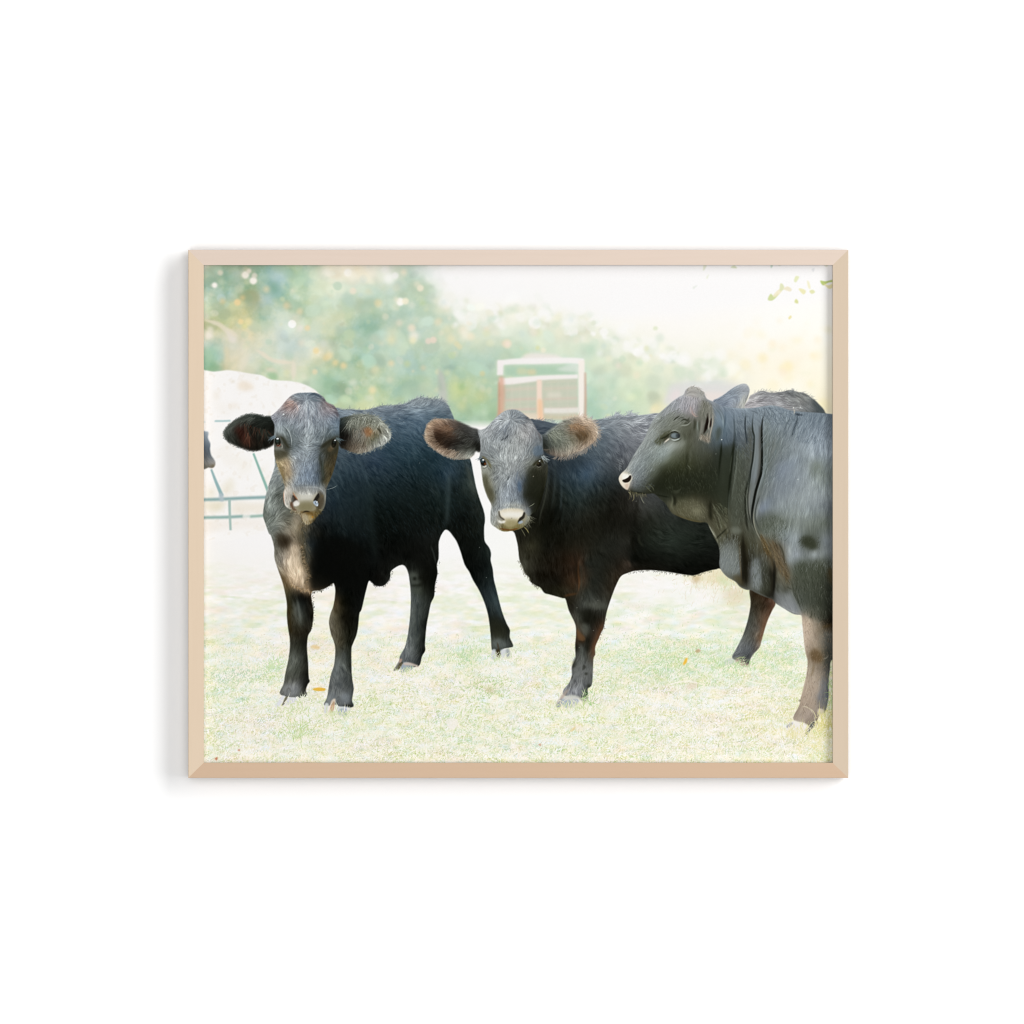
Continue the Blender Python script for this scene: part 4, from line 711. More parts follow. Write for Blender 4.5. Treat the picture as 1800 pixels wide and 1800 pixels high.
paint('529,899 540,899 552,899 556,903 550,908 540,905 531,904', '6b4a1e', .65, 1.2, A_head); line('531,902 538,899 546,900', 2.4, '1c150c', .85, .7, A_head); paint('530,903 537,902 541,908 541,918 536,918 532,911', 'c0ae90', .7, 1.4, A_head); paint('517,899 527,900 530,910 526,922 516,918', 'c3b09a', .5, 2, A_body); line('529,902 530,910 533,918', 1.6, '5d3d22', .7, .8, A_head); paint('542,905 549,906 550,914 544,918', 'c9ac78', .6, 1.6, A_head); dot(550, 909, 1.6, 'c98a2a', .8, .7); line('543,919 550,916 556,914', 3, '2b2416', .7, 1.2)
fringe('512,896 520,899 530,903', 110, 6, ['cfc0a4', '9a8a6c', '5a4a34'], 40, .55, .5); fringe('548,902 556,900 564,896', 50, 8, ['b3a37c', '8a7648', '4d4020'], 34, .5, .5); fringe('532,912 540,918 548,916', 85, 5, ['b3a080', 'd3c4a6', '8a6c3c'], 36, .6, .5); line('573,861 585,858 594,853', 1, 'a9b3b3', .7, .4)
fringe('487,808 489,818 492,828 500,850', 0, 4, ['d6c29c', 'b39c70'], 40, .4, .5, rel=60)

# ---- the animal in the middle
B_rump = mask('1316,700 1322,694 1330,690 1340,687 1352,690 1365,690 1378,688 1390,686 1400,689 1412,691 1424,698 1436,708 1449,724 1440,735 1310,735', .9)
B_leg = mask('1320,1030 1319,1062 1314,1090 1306,1115 1300,1128 1294,1140 1287,1152 1288,1158 1296,1161 1304,1166 1314,1168 1319,1157 1325,1148 1334,1138 1338,1126 1343,1107 1350,1087 1357,1072 1363,1058 1360,1030', .8)
B_body = mask('''930,742 942,738 955,740 980,745 1010,742 1040,739 1060,736 1075,733 1085,726 1094,731 1103,729 1110,725 1118,730 1135,729 1160,727 1200,740 1260,900 1270,990 1262,999 1250,1002 1235,1006 1220,1011 1205,1010 1192,1008 1167,1004 1142,1002
1117,1003 1103,1007 1091,1013 1082,1030 1075,1048 1067,1072 1064,1087 1060,1105 1057,1110 1052,1122 1046,1137 1046,1150 1043,1157 1042,1180 1040,1203 1033,1210 1033,1220 1026,1225 1010,1226 992,1222 990,1213
1000,1200 1005,1187 1005,1172 1011,1158 1011,1132 1012.5,1115 1011,1097 1000,1073 994,1053 988,1051 967,1045 957,1042 950,1033 942,1029 933,1023 930,1015 923,1008 918,995 913,983 910,958 905,938 900,925 925,880 930,800''', .7)
coat(B_rump, '''1325,705 b9b2b6 1350,700 a9a6ab 1380,700 9f9d9f 1410,700 9a9997 1340,715 b3aeb4 1380,712 adaaae 1420,710 8a8b8c 1435,715 5f6467 1340,692 a3a1a4 1390,692 8c8d8f 1446,722 4f5659'''.replace(',', ' '), '1320,700,-15 1360,700,5 1400,700,20 1435,712,50', 501, (3, .06), 6, tufts=160, tl=9, ta=.4)
fringe('1325,692 1340,687 1365,690 1390,687 1412,692 1430,702', 0, 6, ['8c8d8f', 'a5a4a6', '6f7375'], 70, .4, .45, rel=-25); line('1389,692 1394,686 1390,683', 2, '7a7d80', .7, .8); line('1340,690 1346,685', 1.6, '98999a', .6, .7)
line('1380,703 1395,708 1402,706', 2, '7b7d7b', .4, 1.2, B_rump); paint('1428,703 1436,709 1446,722 1440,724 1430,714', '4a5255', .6, 2, B_rump)
coat(B_leg, '''1330,1050 35240f 1350,1055 4f3220 1325,1065 39301f 1345,1065 33200f 1357,1062 6b4029 1325,1085 4f4a3c 1340,1085 6b4a31 1350,1080 734a30 1318,1105 57544a 1333,1105 66584a 1342,1105 8a5836 1310,1122 63625b 1325,1125 686156 1335,1122 a0714c
1305,1135 7d7e80 1320,1138 656668 1298,1150 737478 1315,1150 54565a 1305,1160 55564f'''.replace(',', ' '), '1335,1060,100 1330,1100,105 1310,1140,120', 502, (3, .08), 5, tufts=260, tl=6, ta=.3, warm=.62, gam=1.)
line('1346,1075 1340,1100 1334,1125', (4, 6, 5), '80604a', .5, 2.4, B_leg); line('1341,1080 1336,1105 1331,1130', 2, '3a342a', .5, 1.4, B_leg); line('1287,1156 1296,1157 1306,1160 1316,1158', 2, 'c9cfa6', .7, .8); line('1293,1160 1300,1155 1312,1156', 1.4, 'c6cf96', .9, .6)
paint('1290,1160 1298,1158 1312,1165 1318,1170 1306,1171 1298,1166', 'b9a695', .9, 1.2); paint('1272,1163 1284,1156 1292,1160 1290,1166 1276,1168', 'c3cdca', .6, 1.4); line('1318,1160 1312,1168', 3, '5a5146', .7, 1)
blades(120, 1162, 1178, ['a9cf94', 'c6dca8', 'f0ead4', 'b4d49c'], 10, .8, xr=(1262, 1330), sp=.7)

coat(B_body, '''945 742 59626f 970 750 56606c 1060 745 9097a1 1080 738 a6abb3 1110 732 b4b6bd 1145 735 b2b4bc 1060 760 7a848f 1090 760 8f949c 1120 760 9fa0a8 1060 780 6a7580 1090 785 6b6f79 1115 785 7f8189 1050 795 5a6670 1080 810 5a5f66 1100 810 6a6c72
1020 810 3c4852 990 815 2e3840 1040 820 4f5f6f 1030 835 44586b 1060 830 465058 1075 840 2f373b 970 830 2b3338 985 840 2d3a42 1010 850 2a3840 1040 850 36444c 1060 860 262c2b 965 860 2b2e28 985 870 1c2320 1010 880 26302f 1040 875 242a27
1080 880 1d1d17 1100 870 23211b 1120 885 3a3833 1140 885 4a4b48 960 890 1d1e15 945 910 14140b 975 900 0b0c06 1000 910 1b1f19 1030 910 1f1f16 1070 920 16150d 1110 920 14130c 1150 910 25281f 1170 900 2f332f 920 950 1e1c10 915 960 2b281a
935 960 35321f 960 960 12120a 1000 960 1c180d 1040 960 201f15 1080 960 23241d 1105 950 292820 1115 950 0d0d07 1140 950 20261d 1180 950 2a332a 1220 950 1e251d 1245 960 151a14 1150 980 0f110b 1200 980 161a13 1240 990 0a0c07 1110 985 0b0c07
1200 1000 060804 920 1000 4a4838 930 980 2d2a1c 945 1010 151108 970 1000 1b140a 980 1020 130f07 985 1040 24200f 1010 1000 2a1c10 1018 990 4b2e1a 1017 1020 5b3b22 1030 990 22231b 1060 990 22231b 1085 990 1f1b12 1100 990 3d3024 1040 1020 25271f
1060 1020 24231a 1080 1015 33281a 1005 1065 1a160c 1030 1040 33352c 1050 1040 23231b 1070 1035 332c1f 1025 1060 4a4c44 1045 1063 55554c 1060 1060 37372d 1035 1075 1a1a12 1060 1080 2a281e 1018 1085 4d4e44 1030 1090 15150d 1055 1095 3a2b1d
1015 1110 5a432c 1028 1105 55554c 1040 1105 1d1a12 1053 1110 553a26 1020 1122 4d3622 1032 1125 1d1c14 1045 1125 4d3624 1014 1140 1c1c13 1022 1140 55564e 1033 1140 22221a 1042 1140 6b4a33 1020 1155 6b6c66 1032 1155 44453d 1041 1155 6b5540
1012 1170 6b6b66 1025 1170 737371 1038 1170 6c6c68 1010 1190 808081 1025 1190 7d7d7c 1038 1190 6b6b69 1003 1205 8d8c8d 1020 1207 86868a 1035 1205 5f6060 1000 1215 94939a 1020 1215 7b7b82 1031 1215 4d4e4e 1180 760 8a8b90 1200 900 20241f 1180 850 3a3c3a 1150 800 77797f 1150 850 44464a 1125 830 55585c 1120 850 3a3c3d''',
     '''950,742,0 1060,740,-5 1140,735,-5 1060,770,40 1100,780,50 1120,800,60 1040,820,55 1080,840,60 1000,860,70 1040,880,60 980,900,85 940,960,80 925,1000,75 1000,980,90 1060,960,60 1100,960,70 1150,960,20 1220,960,15 1200,1000,30 1140,890,70
1050,1020,70 1040,1060,80 1060,1090,95 1030,1110,80 1020,1160,100 1020,1200,110 985,1030,60''', 503, (2., .075), 5, tufts=2200, tl=7, ta=.32, warm=.7)
# back tufts, neck folds, shoulder, flank folds, leg patches
fringe('1060,737 1075,734 1086,727 1096,731 1110,726 1120,730', 0, 7, ['a9aeb6', 'c0c4ca', '8b929b'], 90, .6, .5, rel=-40); fringe('940,739 960,740 978,745', 0, 6, ['6d7682', '8e949c'], 50, .5, .4, rel=-40); fringe('1035,740 1040,735', -70, 7, ['9aa0a6', 'c3c6c8'], 10, .7, .3)
paint('941,740 960,741 978,746 972,752 955,750 944,746', '5b6570', .5, 1.6, B_body); line('1044,740 1070,738 1100,735 1150,730', 2, '5f6a74', .5, 1, B_body)
for x, y in [(1081, 735), (1088, 736), (1107, 741), (1117, 746), (1106, 751), (1108, 761), (1123, 741), (1137, 743), (1043, 747), (1149, 757)]: dot(x, y, .8, 'e0e2e4', .5, .5)
for p, w, c, a, b in [('963,822 962,850 957,880 950,905 947,930', 2, '4a4c42', .6, 1, ), ('975,815 976,845 973,870 968,900', 3, '39413f', .55, 1.4), ('985,830 987,860 986,885 985,900', 2.4, '4a565b', .55, 1.2), ('968,820 969,850 965,890 958,925 955,950', 5, '090b06', .7, 2), ('980,825 981,860 978,900 974,930', 4, '0e120f', .6, 2), ('992,880 990,905 986,930', 3, '2c332f', .4, 1.6),
                      ('1017,985 1016,1005 1018,1025 1016,1042', 2, '7b4f2e', .7, 1), ('1019,985 1022,1010 1021,1040', 3, '33362e', .5, 1.4), ('990,1048 1003,1045 1016,1043', 3, '5f3a1e', .6, 1.4), ('1013,1040 1014,1000 1010,970', 6, '0c0a05', .55, 2.6), ('1112,940 1112,960 1118,975', 4, '0a0a05', .7, 1.8), ('1122,938 1124,952 1132,962', 3, '33352a', .6, 1.6),
                      ('1130,870 1133,895 1130,915', 5, '3f403d', .4, 2.4), ('1120,870 1118,900 1116,930', 4, '12110b', .5, 2), ('1144,885 1148,905 1160,925', 5, '4a4d49', .4, 2.4), ('1102,985 1106,992 1107,998', 4, '52443a', .6, 1.6), ('1100,995 1097,1004', 5, '2b2117', .5, 2)]:
    line(p, w, c, a, b, B_body)
paint('1028,1056 1040,1060 1056,1058 1068,1062 1062,1072 1046,1068 1032,1066', '5b5c53', .55, 2.4, B_body); paint('1018,1074 1030,1072 1046,1078 1048,1092 1034,1096 1020,1088', '14140d', .6, 3, B_body); paint('1022,1098 1030,1096 1036,1102 1032,1118 1024,1114', '5f6057', .5, 2, B_body)
paint('1013,1105 1020,1112 1028,1120 1026,1128 1016,1122', '7b5636', .6, 1.8, B_body); line('1014,1126 1022,1128 1030,1126', 2.4, '231a10', .7, 1, B_body); line('1060,1092 1055,1112 1046,1132 1042,1155', (5, 6, 6, 5), '6e4428', .55, 2, B_body); line('1036,1108 1034,1130 1030,1145', 5, '14130c', .6, 2.2, B_body); line('1020,1130 1023,1145 1020,1160', 4, '6e706a', .5, 1.8, B_body)
line('1063,1085 1058,1105', 2.4, '77675b', .6, 1.2, B_body); paint('1008,1160 1012,1156 1010,1172 1006,1172', '24241c', .7, 1.2); paint('1025,1168 1030,1172 1024,1178', '2e2f29', .7, 1, B_body); dot(1030, 1184, 2.6, '34352f', .8, 1, clip=B_body); dot(1035, 1206, 4, '2c2d24', .7, 1.6, clip=B_body); dot(1005, 1190, 2, '3f4039', .6, 1, clip=B_body); line('1000,1212 1014,1216 1030,1214', 2, 'a3a3a9', .4, 1.4, B_body)
for x, y in [(1018, 1138), (1043, 1108), (1051, 1055), (1014, 1068)]: dot(x, y, .8, 'b3b0a4', .6, .5)
paint('990,1218 996,1212 1000,1212 994,1222 986,1238 980,1241 978,1236', 'b7a79d', .9, 1.2); paint('986,1232 992,1226 1006,1224 1016,1228 1016,1236 1008,1242 996,1244 988,1240', 'a9b3bd', .95, 1); paint('990,1226 1002,1221 1016,1223 1022,1227 1008,1229 994,1230', 'd3d0c8', .9, 1.2); paint('979,1237 986,1228 988,1232 984,1242 978,1242', '98a0a8', .8, .8); paint('1020,1224 1030,1220 1034,1226 1028,1234 1020,1230', '2d3422', .5, 1.6)
blades(140, 1238, 1252, ['dbe3b4', 'f7f1de', 'c3d49a', 'f0ead2'], 13, .85, xr=(975, 1035), sp=.7); blades(60, 1222, 1240, ['9cc47c', 'c3d49a', 'f7f1de'], 13, .8, xr=(1022, 1050), sp=.6); line('983,1232 988,1240 992,1248', 1.6, 'efe6cc', .9, .5)
fringe('913,983 918,997 923,1008 931,1016 938,1026 952,1034', 110, 4, ['4a4838', '1e1b10', '6b6650'], 110, .4, .4); fringe('1105,1006 1140,1003 1190,1008 1220,1011 1250,1003', 95, 2.6, ['0c0d08', '1c1e16', '2a2a20'], 200, .35, .6)
fringe('1064,1087 1060,1105 1052,1122', 60, 2.6, ['1c1710', '3a2b1d'], 30, .4, .4)

# its ears
B_ear1 = mask('842,757 830,752 817,746 803,740 790,738 770,737 760,740 752,747 748,758 748,773 757,784 770,794 783,801 797,806 810,805 823,806 832,800 836,793 845,794 846,775', 1.4)
fringe('803,739 790,738 772,737 760,739 751,748 747,760 748,774 757,785 770,795 785,803 800,807 815,806 828,804', 0, 9, ['d3b8a0', 'e3ccb8', 'c0a48c', 'efdfce', 'b39a86'], 420, .5, .45, rel=-60)
coat(B_ear1, '''752 755 d0a582 758 745 cfa27d 775 742 b5896a 795 742 6a564a 815 752 3b3733 830 762 43423f 750 770 e0bb98 760 783 d6ac8c 775 792 cda486 795 802 c4a68b 815 803 b3a999 828 799 9b9d92 765 757 7a5540 775 755 6b4833 790 755 7f5a43 765 770 33241a
780 770 2a1c13 795 765 4a3426 785 785 2c2019 800 790 2d2a25 815 775 292723 833 780 25241f 840 790 11120d 820 792 5a5a50 758 775 9a7558 768 783 6b4c38 805 760 3a2f28 843 770 3a3c3c''',
     '760,745,-140 750,765,170 765,790,130 790,800,110 780,765,170 800,765,-160 820,760,-170 820,785,150 835,785,120', 504, (5, .08), 6, tufts=420, tl=9, ta=.4, warm=.72, gam=.93)
fringe('760,755 763,768 770,780 785,790 805,795', 0, 11, ['c9ae98', 'b0967f', '856a56', 'dcc4ae'], 130, .5, .4, rel=120, clip=B_ear1); fringe('778,752 790,750 797,756', 160, 12, ['86664f', '9c7c66', '59402f'], 60, .55, .35, clip=B_ear1); fringe('805,755 820,765 830,775', 150, 14, ['55544f', '6a6a66', '1a1914'], 80, .45, .3, clip=B_ear1)
paint('762,758 770,757 776,764 778,778 788,788 776,788 766,778', '2a1b11', .4, 3, B_ear1); line('836,772 839,784 842,792', 6, '0d0e0a', .6, 2, B_ear1)
B_ear2 = mask('945,765 955,764 963,758 977,748 990,740 1007,735 1023,733 1037,737 1047,747 1051,758 1048,773 1037,783 1023,792 1007,798 993,803 980,803 967,799 957,793 950,785', 1.2)
fringe('990,740 1007,735 1023,733 1037,737 1047,746 1052,758 1049,772 1037,785 1023,793 1007,799 992,804 975,803', 0, 7, ['d6bda8', 'e6d0bc', 'bca392', 'cbb3a0'], 330, .5, .45, rel=-60)
coat(B_ear2, '''970 760 84887c 985 750 8c8c80 1000 743 9a8e7c 1015 738 c2a287 1030 742 d8b294 1045 755 e2bd9f 1045 770 d5b08f 1030 785 c09e84 1010 795 b49a83 990 798 b09c88 972 795 7d6a5c 1005 753 9a7455 1020 753 a67c5a 1035 760 93714f 1015 765 6a5337 1025 772 6e5336
1000 770 8a8570 985 770 6f7265 970 775 5a5f55 965 785 3d423b 980 785 787a6a 1000 785 938c78 1010 780 a99a82 955 780 2a2c26 952 772 5a6164 958 765 767c7e''',
     '965,770,30 985,755,-20 1010,745,10 1040,755,40 1040,775,110 1010,790,140 985,780,40 975,795,90', 505, (4, .08), 6, tufts=420, tl=9, ta=.4, warm=.72, gam=.95)
line('1012,760 1017,768 1022,775', 4, '463420', .6, 1.6, B_ear2); line('1017,757 1026,764 1034,768', 3, '5b4329', .55, 1.4, B_ear2); line('1000,765 1005,775 1009,783', 2.4, '6b654f', .6, 1.2, B_ear2); line('990,752 998,747 1006,748', 3, '6d6a55', .4, 1.6, B_ear2); fringe('998,748 1012,746 1026,752', 40, 12, ['b08560', 'c89f7a', '7a5b3f'], 60, .5, .5, clip=B_ear2)
fringe('962,765 972,758 985,755', 55, 22, ['aeb09e', '55584a', '8c8f7e', 'c0c0ae'], 60, .55, .25, clip=B_ear2); paint('950,765 960,770 962,790 955,795 948,785', '1e211c', .6, 3, B_ear2); line('953,790 960,791 967,790', 1.4, '9a8a7c', .6, .6)

# its head
B_head = mask('''900,720 912,722 922,729 933,738 939,747 945,758 953,768 954,785 956,797 960,806 963,818 962,835 958,855 951,880 944,896 933,905 930,915 920,926.5 905,932 890,934 880,932.5 870,926 863,919 862.5,900 864,888 857,873 850,853 847,832 845,817
843,804 845,790 844,773 840,758 848,755 853,753 860,747 873,733 887,723''', .7)
coat(B_head, '''887 728 b3b7bf 905 726 98a2af 920 735 8b95a2 870 740 aab0ba 885 745 a9aeb8 900 745 9da5b0 925 745 a39fa4 860 755 b0b1b9 855 765 a9adb5 875 765 969ea8 890 760 8890a0 905 765 adaeb0 925 765 b1adae 940 760 8f9099 855 780 a2a8ae
875 785 a4a9ad 895 785 b3b6b7 915 785 aaacae 935 785 959ca3 949 787 6d7b88 848 800 8c9296 860 800 8d9497 880 805 a3a8ab 900 805 aeb1b3 920 805 a5a8aa 935 800 8a8f92 950 803 4f5a60 850 825 a9a99f 860 825 8a8b80 875 825 9ea3a5 900 825 a8abad
920 825 8d9295 932 830 4a4a3e 945 830 3a382c 955 830 35342a 853 845 6b6a54 860 845 a09d8b 870 840 8c9192 890 840 a3a9ae 910 840 7e8a9c 920 845 4f6078 928 850 33342c 945 855 23241a 860 865 5a553e 870 865 82857f 880 865 a0a9b5 900 865 97a2b2
915 862 64748c 925 870 25261d 940 880 1b1c14 865 880 6f6c58 875 880 a3a9b0 895 882 95a0b0 915 882 78879a 930 885 44464a 868 895 9fa3a6 880 892 9da1a3 900 893 b5ae9b 915 893 b3ad9e 928 900 828890 866 915 a6a6a2 872 920 98958c 885 900 f0eae4
900 902 efe5d8 912 900 f0e6da 890 912 dccdb2 900 915 c3b38f 910 917 b7a87f 885 922 9c8c60 905 927 8d7a44 920 920 8a8263 935 900 2b2c22 945 815 4a4838 940 815 6a6c60''',
     '''895,722,-90 880,730,-150 870,745,130 885,755,120 900,750,90 915,735,-20 925,750,50 940,760,50 860,770,110 880,790,100 900,790,90 920,790,70 940,785,120 855,800,50 875,815,30 900,815,90 925,815,130 890,840,110 875,835,150 910,840,60 900,860,90 880,870,100 915,870,80
945,840,100 945,870,110 858,860,80 890,895,90 870,910,100 900,915,90''', 506, (2.6, .07), 4, tufts=950, tl=7, ta=.4, cool=.5, gam=1.)
for p, w, c, a in [('900,721 899.5,730 899,738', 1.4, '7e8792', .6), ('898,740 890,752 886,764', 2, '7b8390', .55), ('892,742 884,752 876,762', 1.8, '828a96', .5), ('880,738 872,748', 1.5, '8a929c', .5), ('894,764 890,769 887,773', 2, '3a3e44', .85), ('886,770 883,773 880,774', 1.8, '42454a', .75), ('907,736 915,735 926,738', 2.4, '737d8a', .5), ('908,742 918,744 928,741', 1.8, '7d858f', .5),
                   ('905,768 912,772 920,774 926,770', 1.3, '858889', .6), ('898,768 906,766', 1.2, '8d9091', .5), ('945,760 949,768 950,778', 2, '5a534c', .5), ('939,750 946,760 951,772', 1.6, '7f7680', .5), ('944,773 936,780 930,790 925,803', 1.6, '62696f', .6), ('948,778 940,784 934,794 928,806', 1.5, '6e757b', .55), ('936,778 928,786 922,798 916,810 912,826', 1.4, '737a80', .5), ('941,775 932,783 926,793', 1.3, 'c9cbcd', .5), ('930,784 923,796 917,810', 1.2, 'c6c9cb', .5),
                   ('856,782 866,788 874,797 879,808', 1.5, '757c82', .55), ('853,788 862,793 869,802 872,812', 1.5, '7b8388', .5), ('860,780 872,786 880,796', 1.3, 'c9cbcb', .5), ('866,795 870,806 873,818', 1.3, 'c3c7c9', .45), ('850,795 858,798 865,806', 1.4, 'b9bcbd', .5), ('879,828 888,834 895,840', 1.4, '6d7376', .5), ('870,815 880,820 890,826', 1.3, '7f8587', .45), ('895,836 893,841 891,844', 2, '3f4448', .7), ('868,822 876,830', 1.2, 'c6c9ca', .45), ('911,826 908,838 907,848', 2, '6a7788', .5), ('914,832 916,840 920,846', 2, '4c5450', .5), ('922,822 930,826 936,822', 1.4, '5d6058', .5)]:
    line(p, w, c, a, .7, B_head)
paint('938,788 946,783 951,785 955,795 950,800 942,802 937,797', '64768a', .6, 1.8, B_head); line('936,797 942,791', 1.2, 'd3dade', .7, .5)
# eyes
dot(849, 812.5, 5, '17150f', 1, .6, 7, -18, clip=B_head); dot(848, 809.8, 3.2, '3f5258', .9, .8, 3.6, clip=B_head); dot(849.5, 808.6, 1.9, 'f0f4f5', 1, .45, 1.3); dot(853, 815.5, 2.2, '6b3d1e', .9, .6); line('848,820 852,821 856,818', 1.6, 'd9d6cc', .9, .5); line('847,822.5 852,823.5 857,820', 1.2, '4a4a40', .8, .5); line('844,803 850,804 856,809 861,817 863,822', (2, 3, 3, 3, 2), '6d613a', .65, .9, B_head); fringe('844,804 847,803', 150, 8, ['6a757c', '9aa3a8', '3e464a'], 12, .8, .35)
paint('846,822 856,824 862,830 858,838 850,836', 'aeada2', .6, 2, B_head); paint('856,810 862,816 864,824 860,820', '6b6644', .6, 1.2, B_head)
paint('849,836 855,833 859,842 863,856 868,866 870,874 866,882 858,872 853,856', '55503a', .6, 2, B_head); line('858,838 862,850 866,862', 3, 'a7a390', .55, 1.6, B_head); line('847,836 850,852 856,870 862,882', 1.6, 'b6b29c', .6, .8, B_head)
dot(947.5, 817, 4.6, '16140e', 1, .6, 4.6, clip=B_head); paint('936,818 942,811 950,807 956,808 955,814 946,812 940,818', '2a2718', .8, 1, B_head); dot(948.5, 810.5, 1.5, 'e8eaea', .9, .5, 1); dot(946, 815, 1.6, '7a6a48', .5, .7); line('943,819 947,821.5 951.5,819', 1.4, '9a978c', .8, .5); line('941,823 947,826 953,823', 1.4, '5d5a4e', .6, .7); fringe('952,803 956,804', 35, 13, ['aeb6ba', '6f7b80', 'd3d8da'], 14, .8, .3)
paint('930,826 940,822 954,828 959,838 955,862 948,884 940,896 930,892 924,878 923,862 925,846', '1f2017', .6, 3.2, B_head); line('936,835 940,832', 2, '6f6a5a', .5, 1); line('961,815 961,840 957,862', 2.4, '50503f', .5, 1.2, B_head); dot(937.5, 837.5, 1, 'a39c8c', .8, .5)
line('912,843 913,856 914,866', (4, 7, 5), '4d6480', .6, 1.8, B_head); line('923,842 922,860 923,880', 2.4, '2b2c24', .7, 1.2, B_head)
# muzzle
line('862.5,895 862.5,910 864,918 872,924', 2, 'b9bbba', .6, .9, B_head); line('873,889 885,892 900,891 915,893 925,892', 2.4, '7d8896', .5, 1.2, B_head); paint('926,892 932,896 932,910 928,920 922,922 924,906', '8b8f93', .55, 1.6, B_head)
paint('876,899 879,898 886,895 900,894 914,895 921,899 919,906 912,914 906,923 896,926 888,923 884,916 880,908', 'e2d3bd', .9, 1.3, B_head); paint('878,900 886,901 896,899 908,900 919,900 917,906 910,911 898,912 886,909', 'efe9e3', .85, 2.2, B_head); paint('886,916 896,912 908,914 916,918 912,926 900,931 888,928', '988b5c', .7, 3, B_head); line('899,914 899.5,924', 1.2, 'd9cc9f', .5, .8, B_head)
paint('876,899 878,899 880,907 886,912 887,915 882,913 877,908', '4a4438', .85, .8, B_head); paint('877,914 882,916 888,915 887,919 880,920 876,917', 'efe9e4', .85, 1, B_head); paint('874,905 880,911 884,914 880,915 874,911', '98948a', .7, 1, B_head)
paint('921,900 923.5,903 922,910 917,914 913,919 910,918 913,911 918,907', '211e17', .95, .7, B_head); paint('912,917 917,915 920,918 914,921 911,920', 'aab5c6', .9, .7, B_head); paint('924,903 927,908 924,916 918,922 921,914', 'b3a78c', .7, 1.2, B_head)
line('877,928 884,930 897,931.5 906,930 914,927', (1.5, 2.6, 2, 2.6, 1), '6d3f1e', .85, .7, B_head); line('880,932 888,934 895,933', 2, '8a7038', .7, .7, B_head); dot(899.5, 911, .9, '8d8478', .7, .5)
fringe('920,920 926,912 930,905', 40, 15, ['cfcab4', '8a866e', 'a9a48c'], 26, .5, .35); line('920,925 926,931 930,938', 1, 'c8b87c', .9, .4); line('929,891 935,888 940,884', 1, 'a9a892', .8, .4); line('915,928 920,936 924,944', .9, '9a9474', .7, .4)

# ---- the animal on the right
C_ear0 = mask('1253,706 1262,700 1272,694 1281,687 1290,681 1298,677 1305,675 1312,676 1317,684 1316,693 1312,704 1308,713 1306,722 1262,722', .8)
C_body = mask('''1201,694 1205,686 1211,681.5 1218,680 1228,683 1237,691 1242,701 1253,706 1267,713 1282,716 1297,718 1310,718 1322,717.5 1338,715 1355,713 1372,716 1390,722 1413,724.5 1440,726 1466,728.5 1490,731 1520,800 1520,940 1520,1080 1490,1150 1462,1159 1458,1177 1456,1197
1456,1222 1453,1240 1449,1252 1440,1256 1436,1265 1432,1273 1424,1278 1412,1270 1400,1268 1394,1264 1395,1257 1401,1246 1405,1237 1407,1227 1412,1207 1417,1185 1419,1162 1415,1145 1412.5,1123 1410,1098 1408,1082 1400,1080.5 1392,1078 1377,1069 1363,1060
1357,1053 1347,1050 1330,1043 1320,1037.5 1310,1036 1300,1031 1292,1022 1278,1014 1268,1003 1264,992 1265,973 1262,958 1255,945 1248,930 1242,919 1228,918 1213,915 1193,908 1180,901 1170,886 1160,877 1150,868 1140,868 1130,868 1113,866 1103,862
1095,857 1089,848 1087.5,840 1092,832 1102,822 1112,803 1122,787 1132,772 1140,753 1150,735 1167,719 1183,705 1193,698''', .7)
coat(C_ear0, '''1260 703 97a0b0 1270 702 97a0b0 1290 690 a0a8b4 1305 682 b3b5bd 1313 690 a9abb2 1300 705 a6abb5 1280 713 9aa2b2 1306 708 c0bdb6 1300 717 b3b2b2 1265 712 8b95a6''', '1270,700,-35 1300,685,-45 1305,705,110', 600, (2, .04), 6, tufts=80, tl=7, ta=.25)
line('1316,690 1312,702 1307,714', 2, '8a8a86', .6, .9, C_ear0); line('1290,684 1303,677 1312,679', 2, 'c9c9cc', .6, 1, C_ear0); line('1310,692 1304,704 1298,716', 4, 'c6c2bb', .5, 1.6, C_ear0)
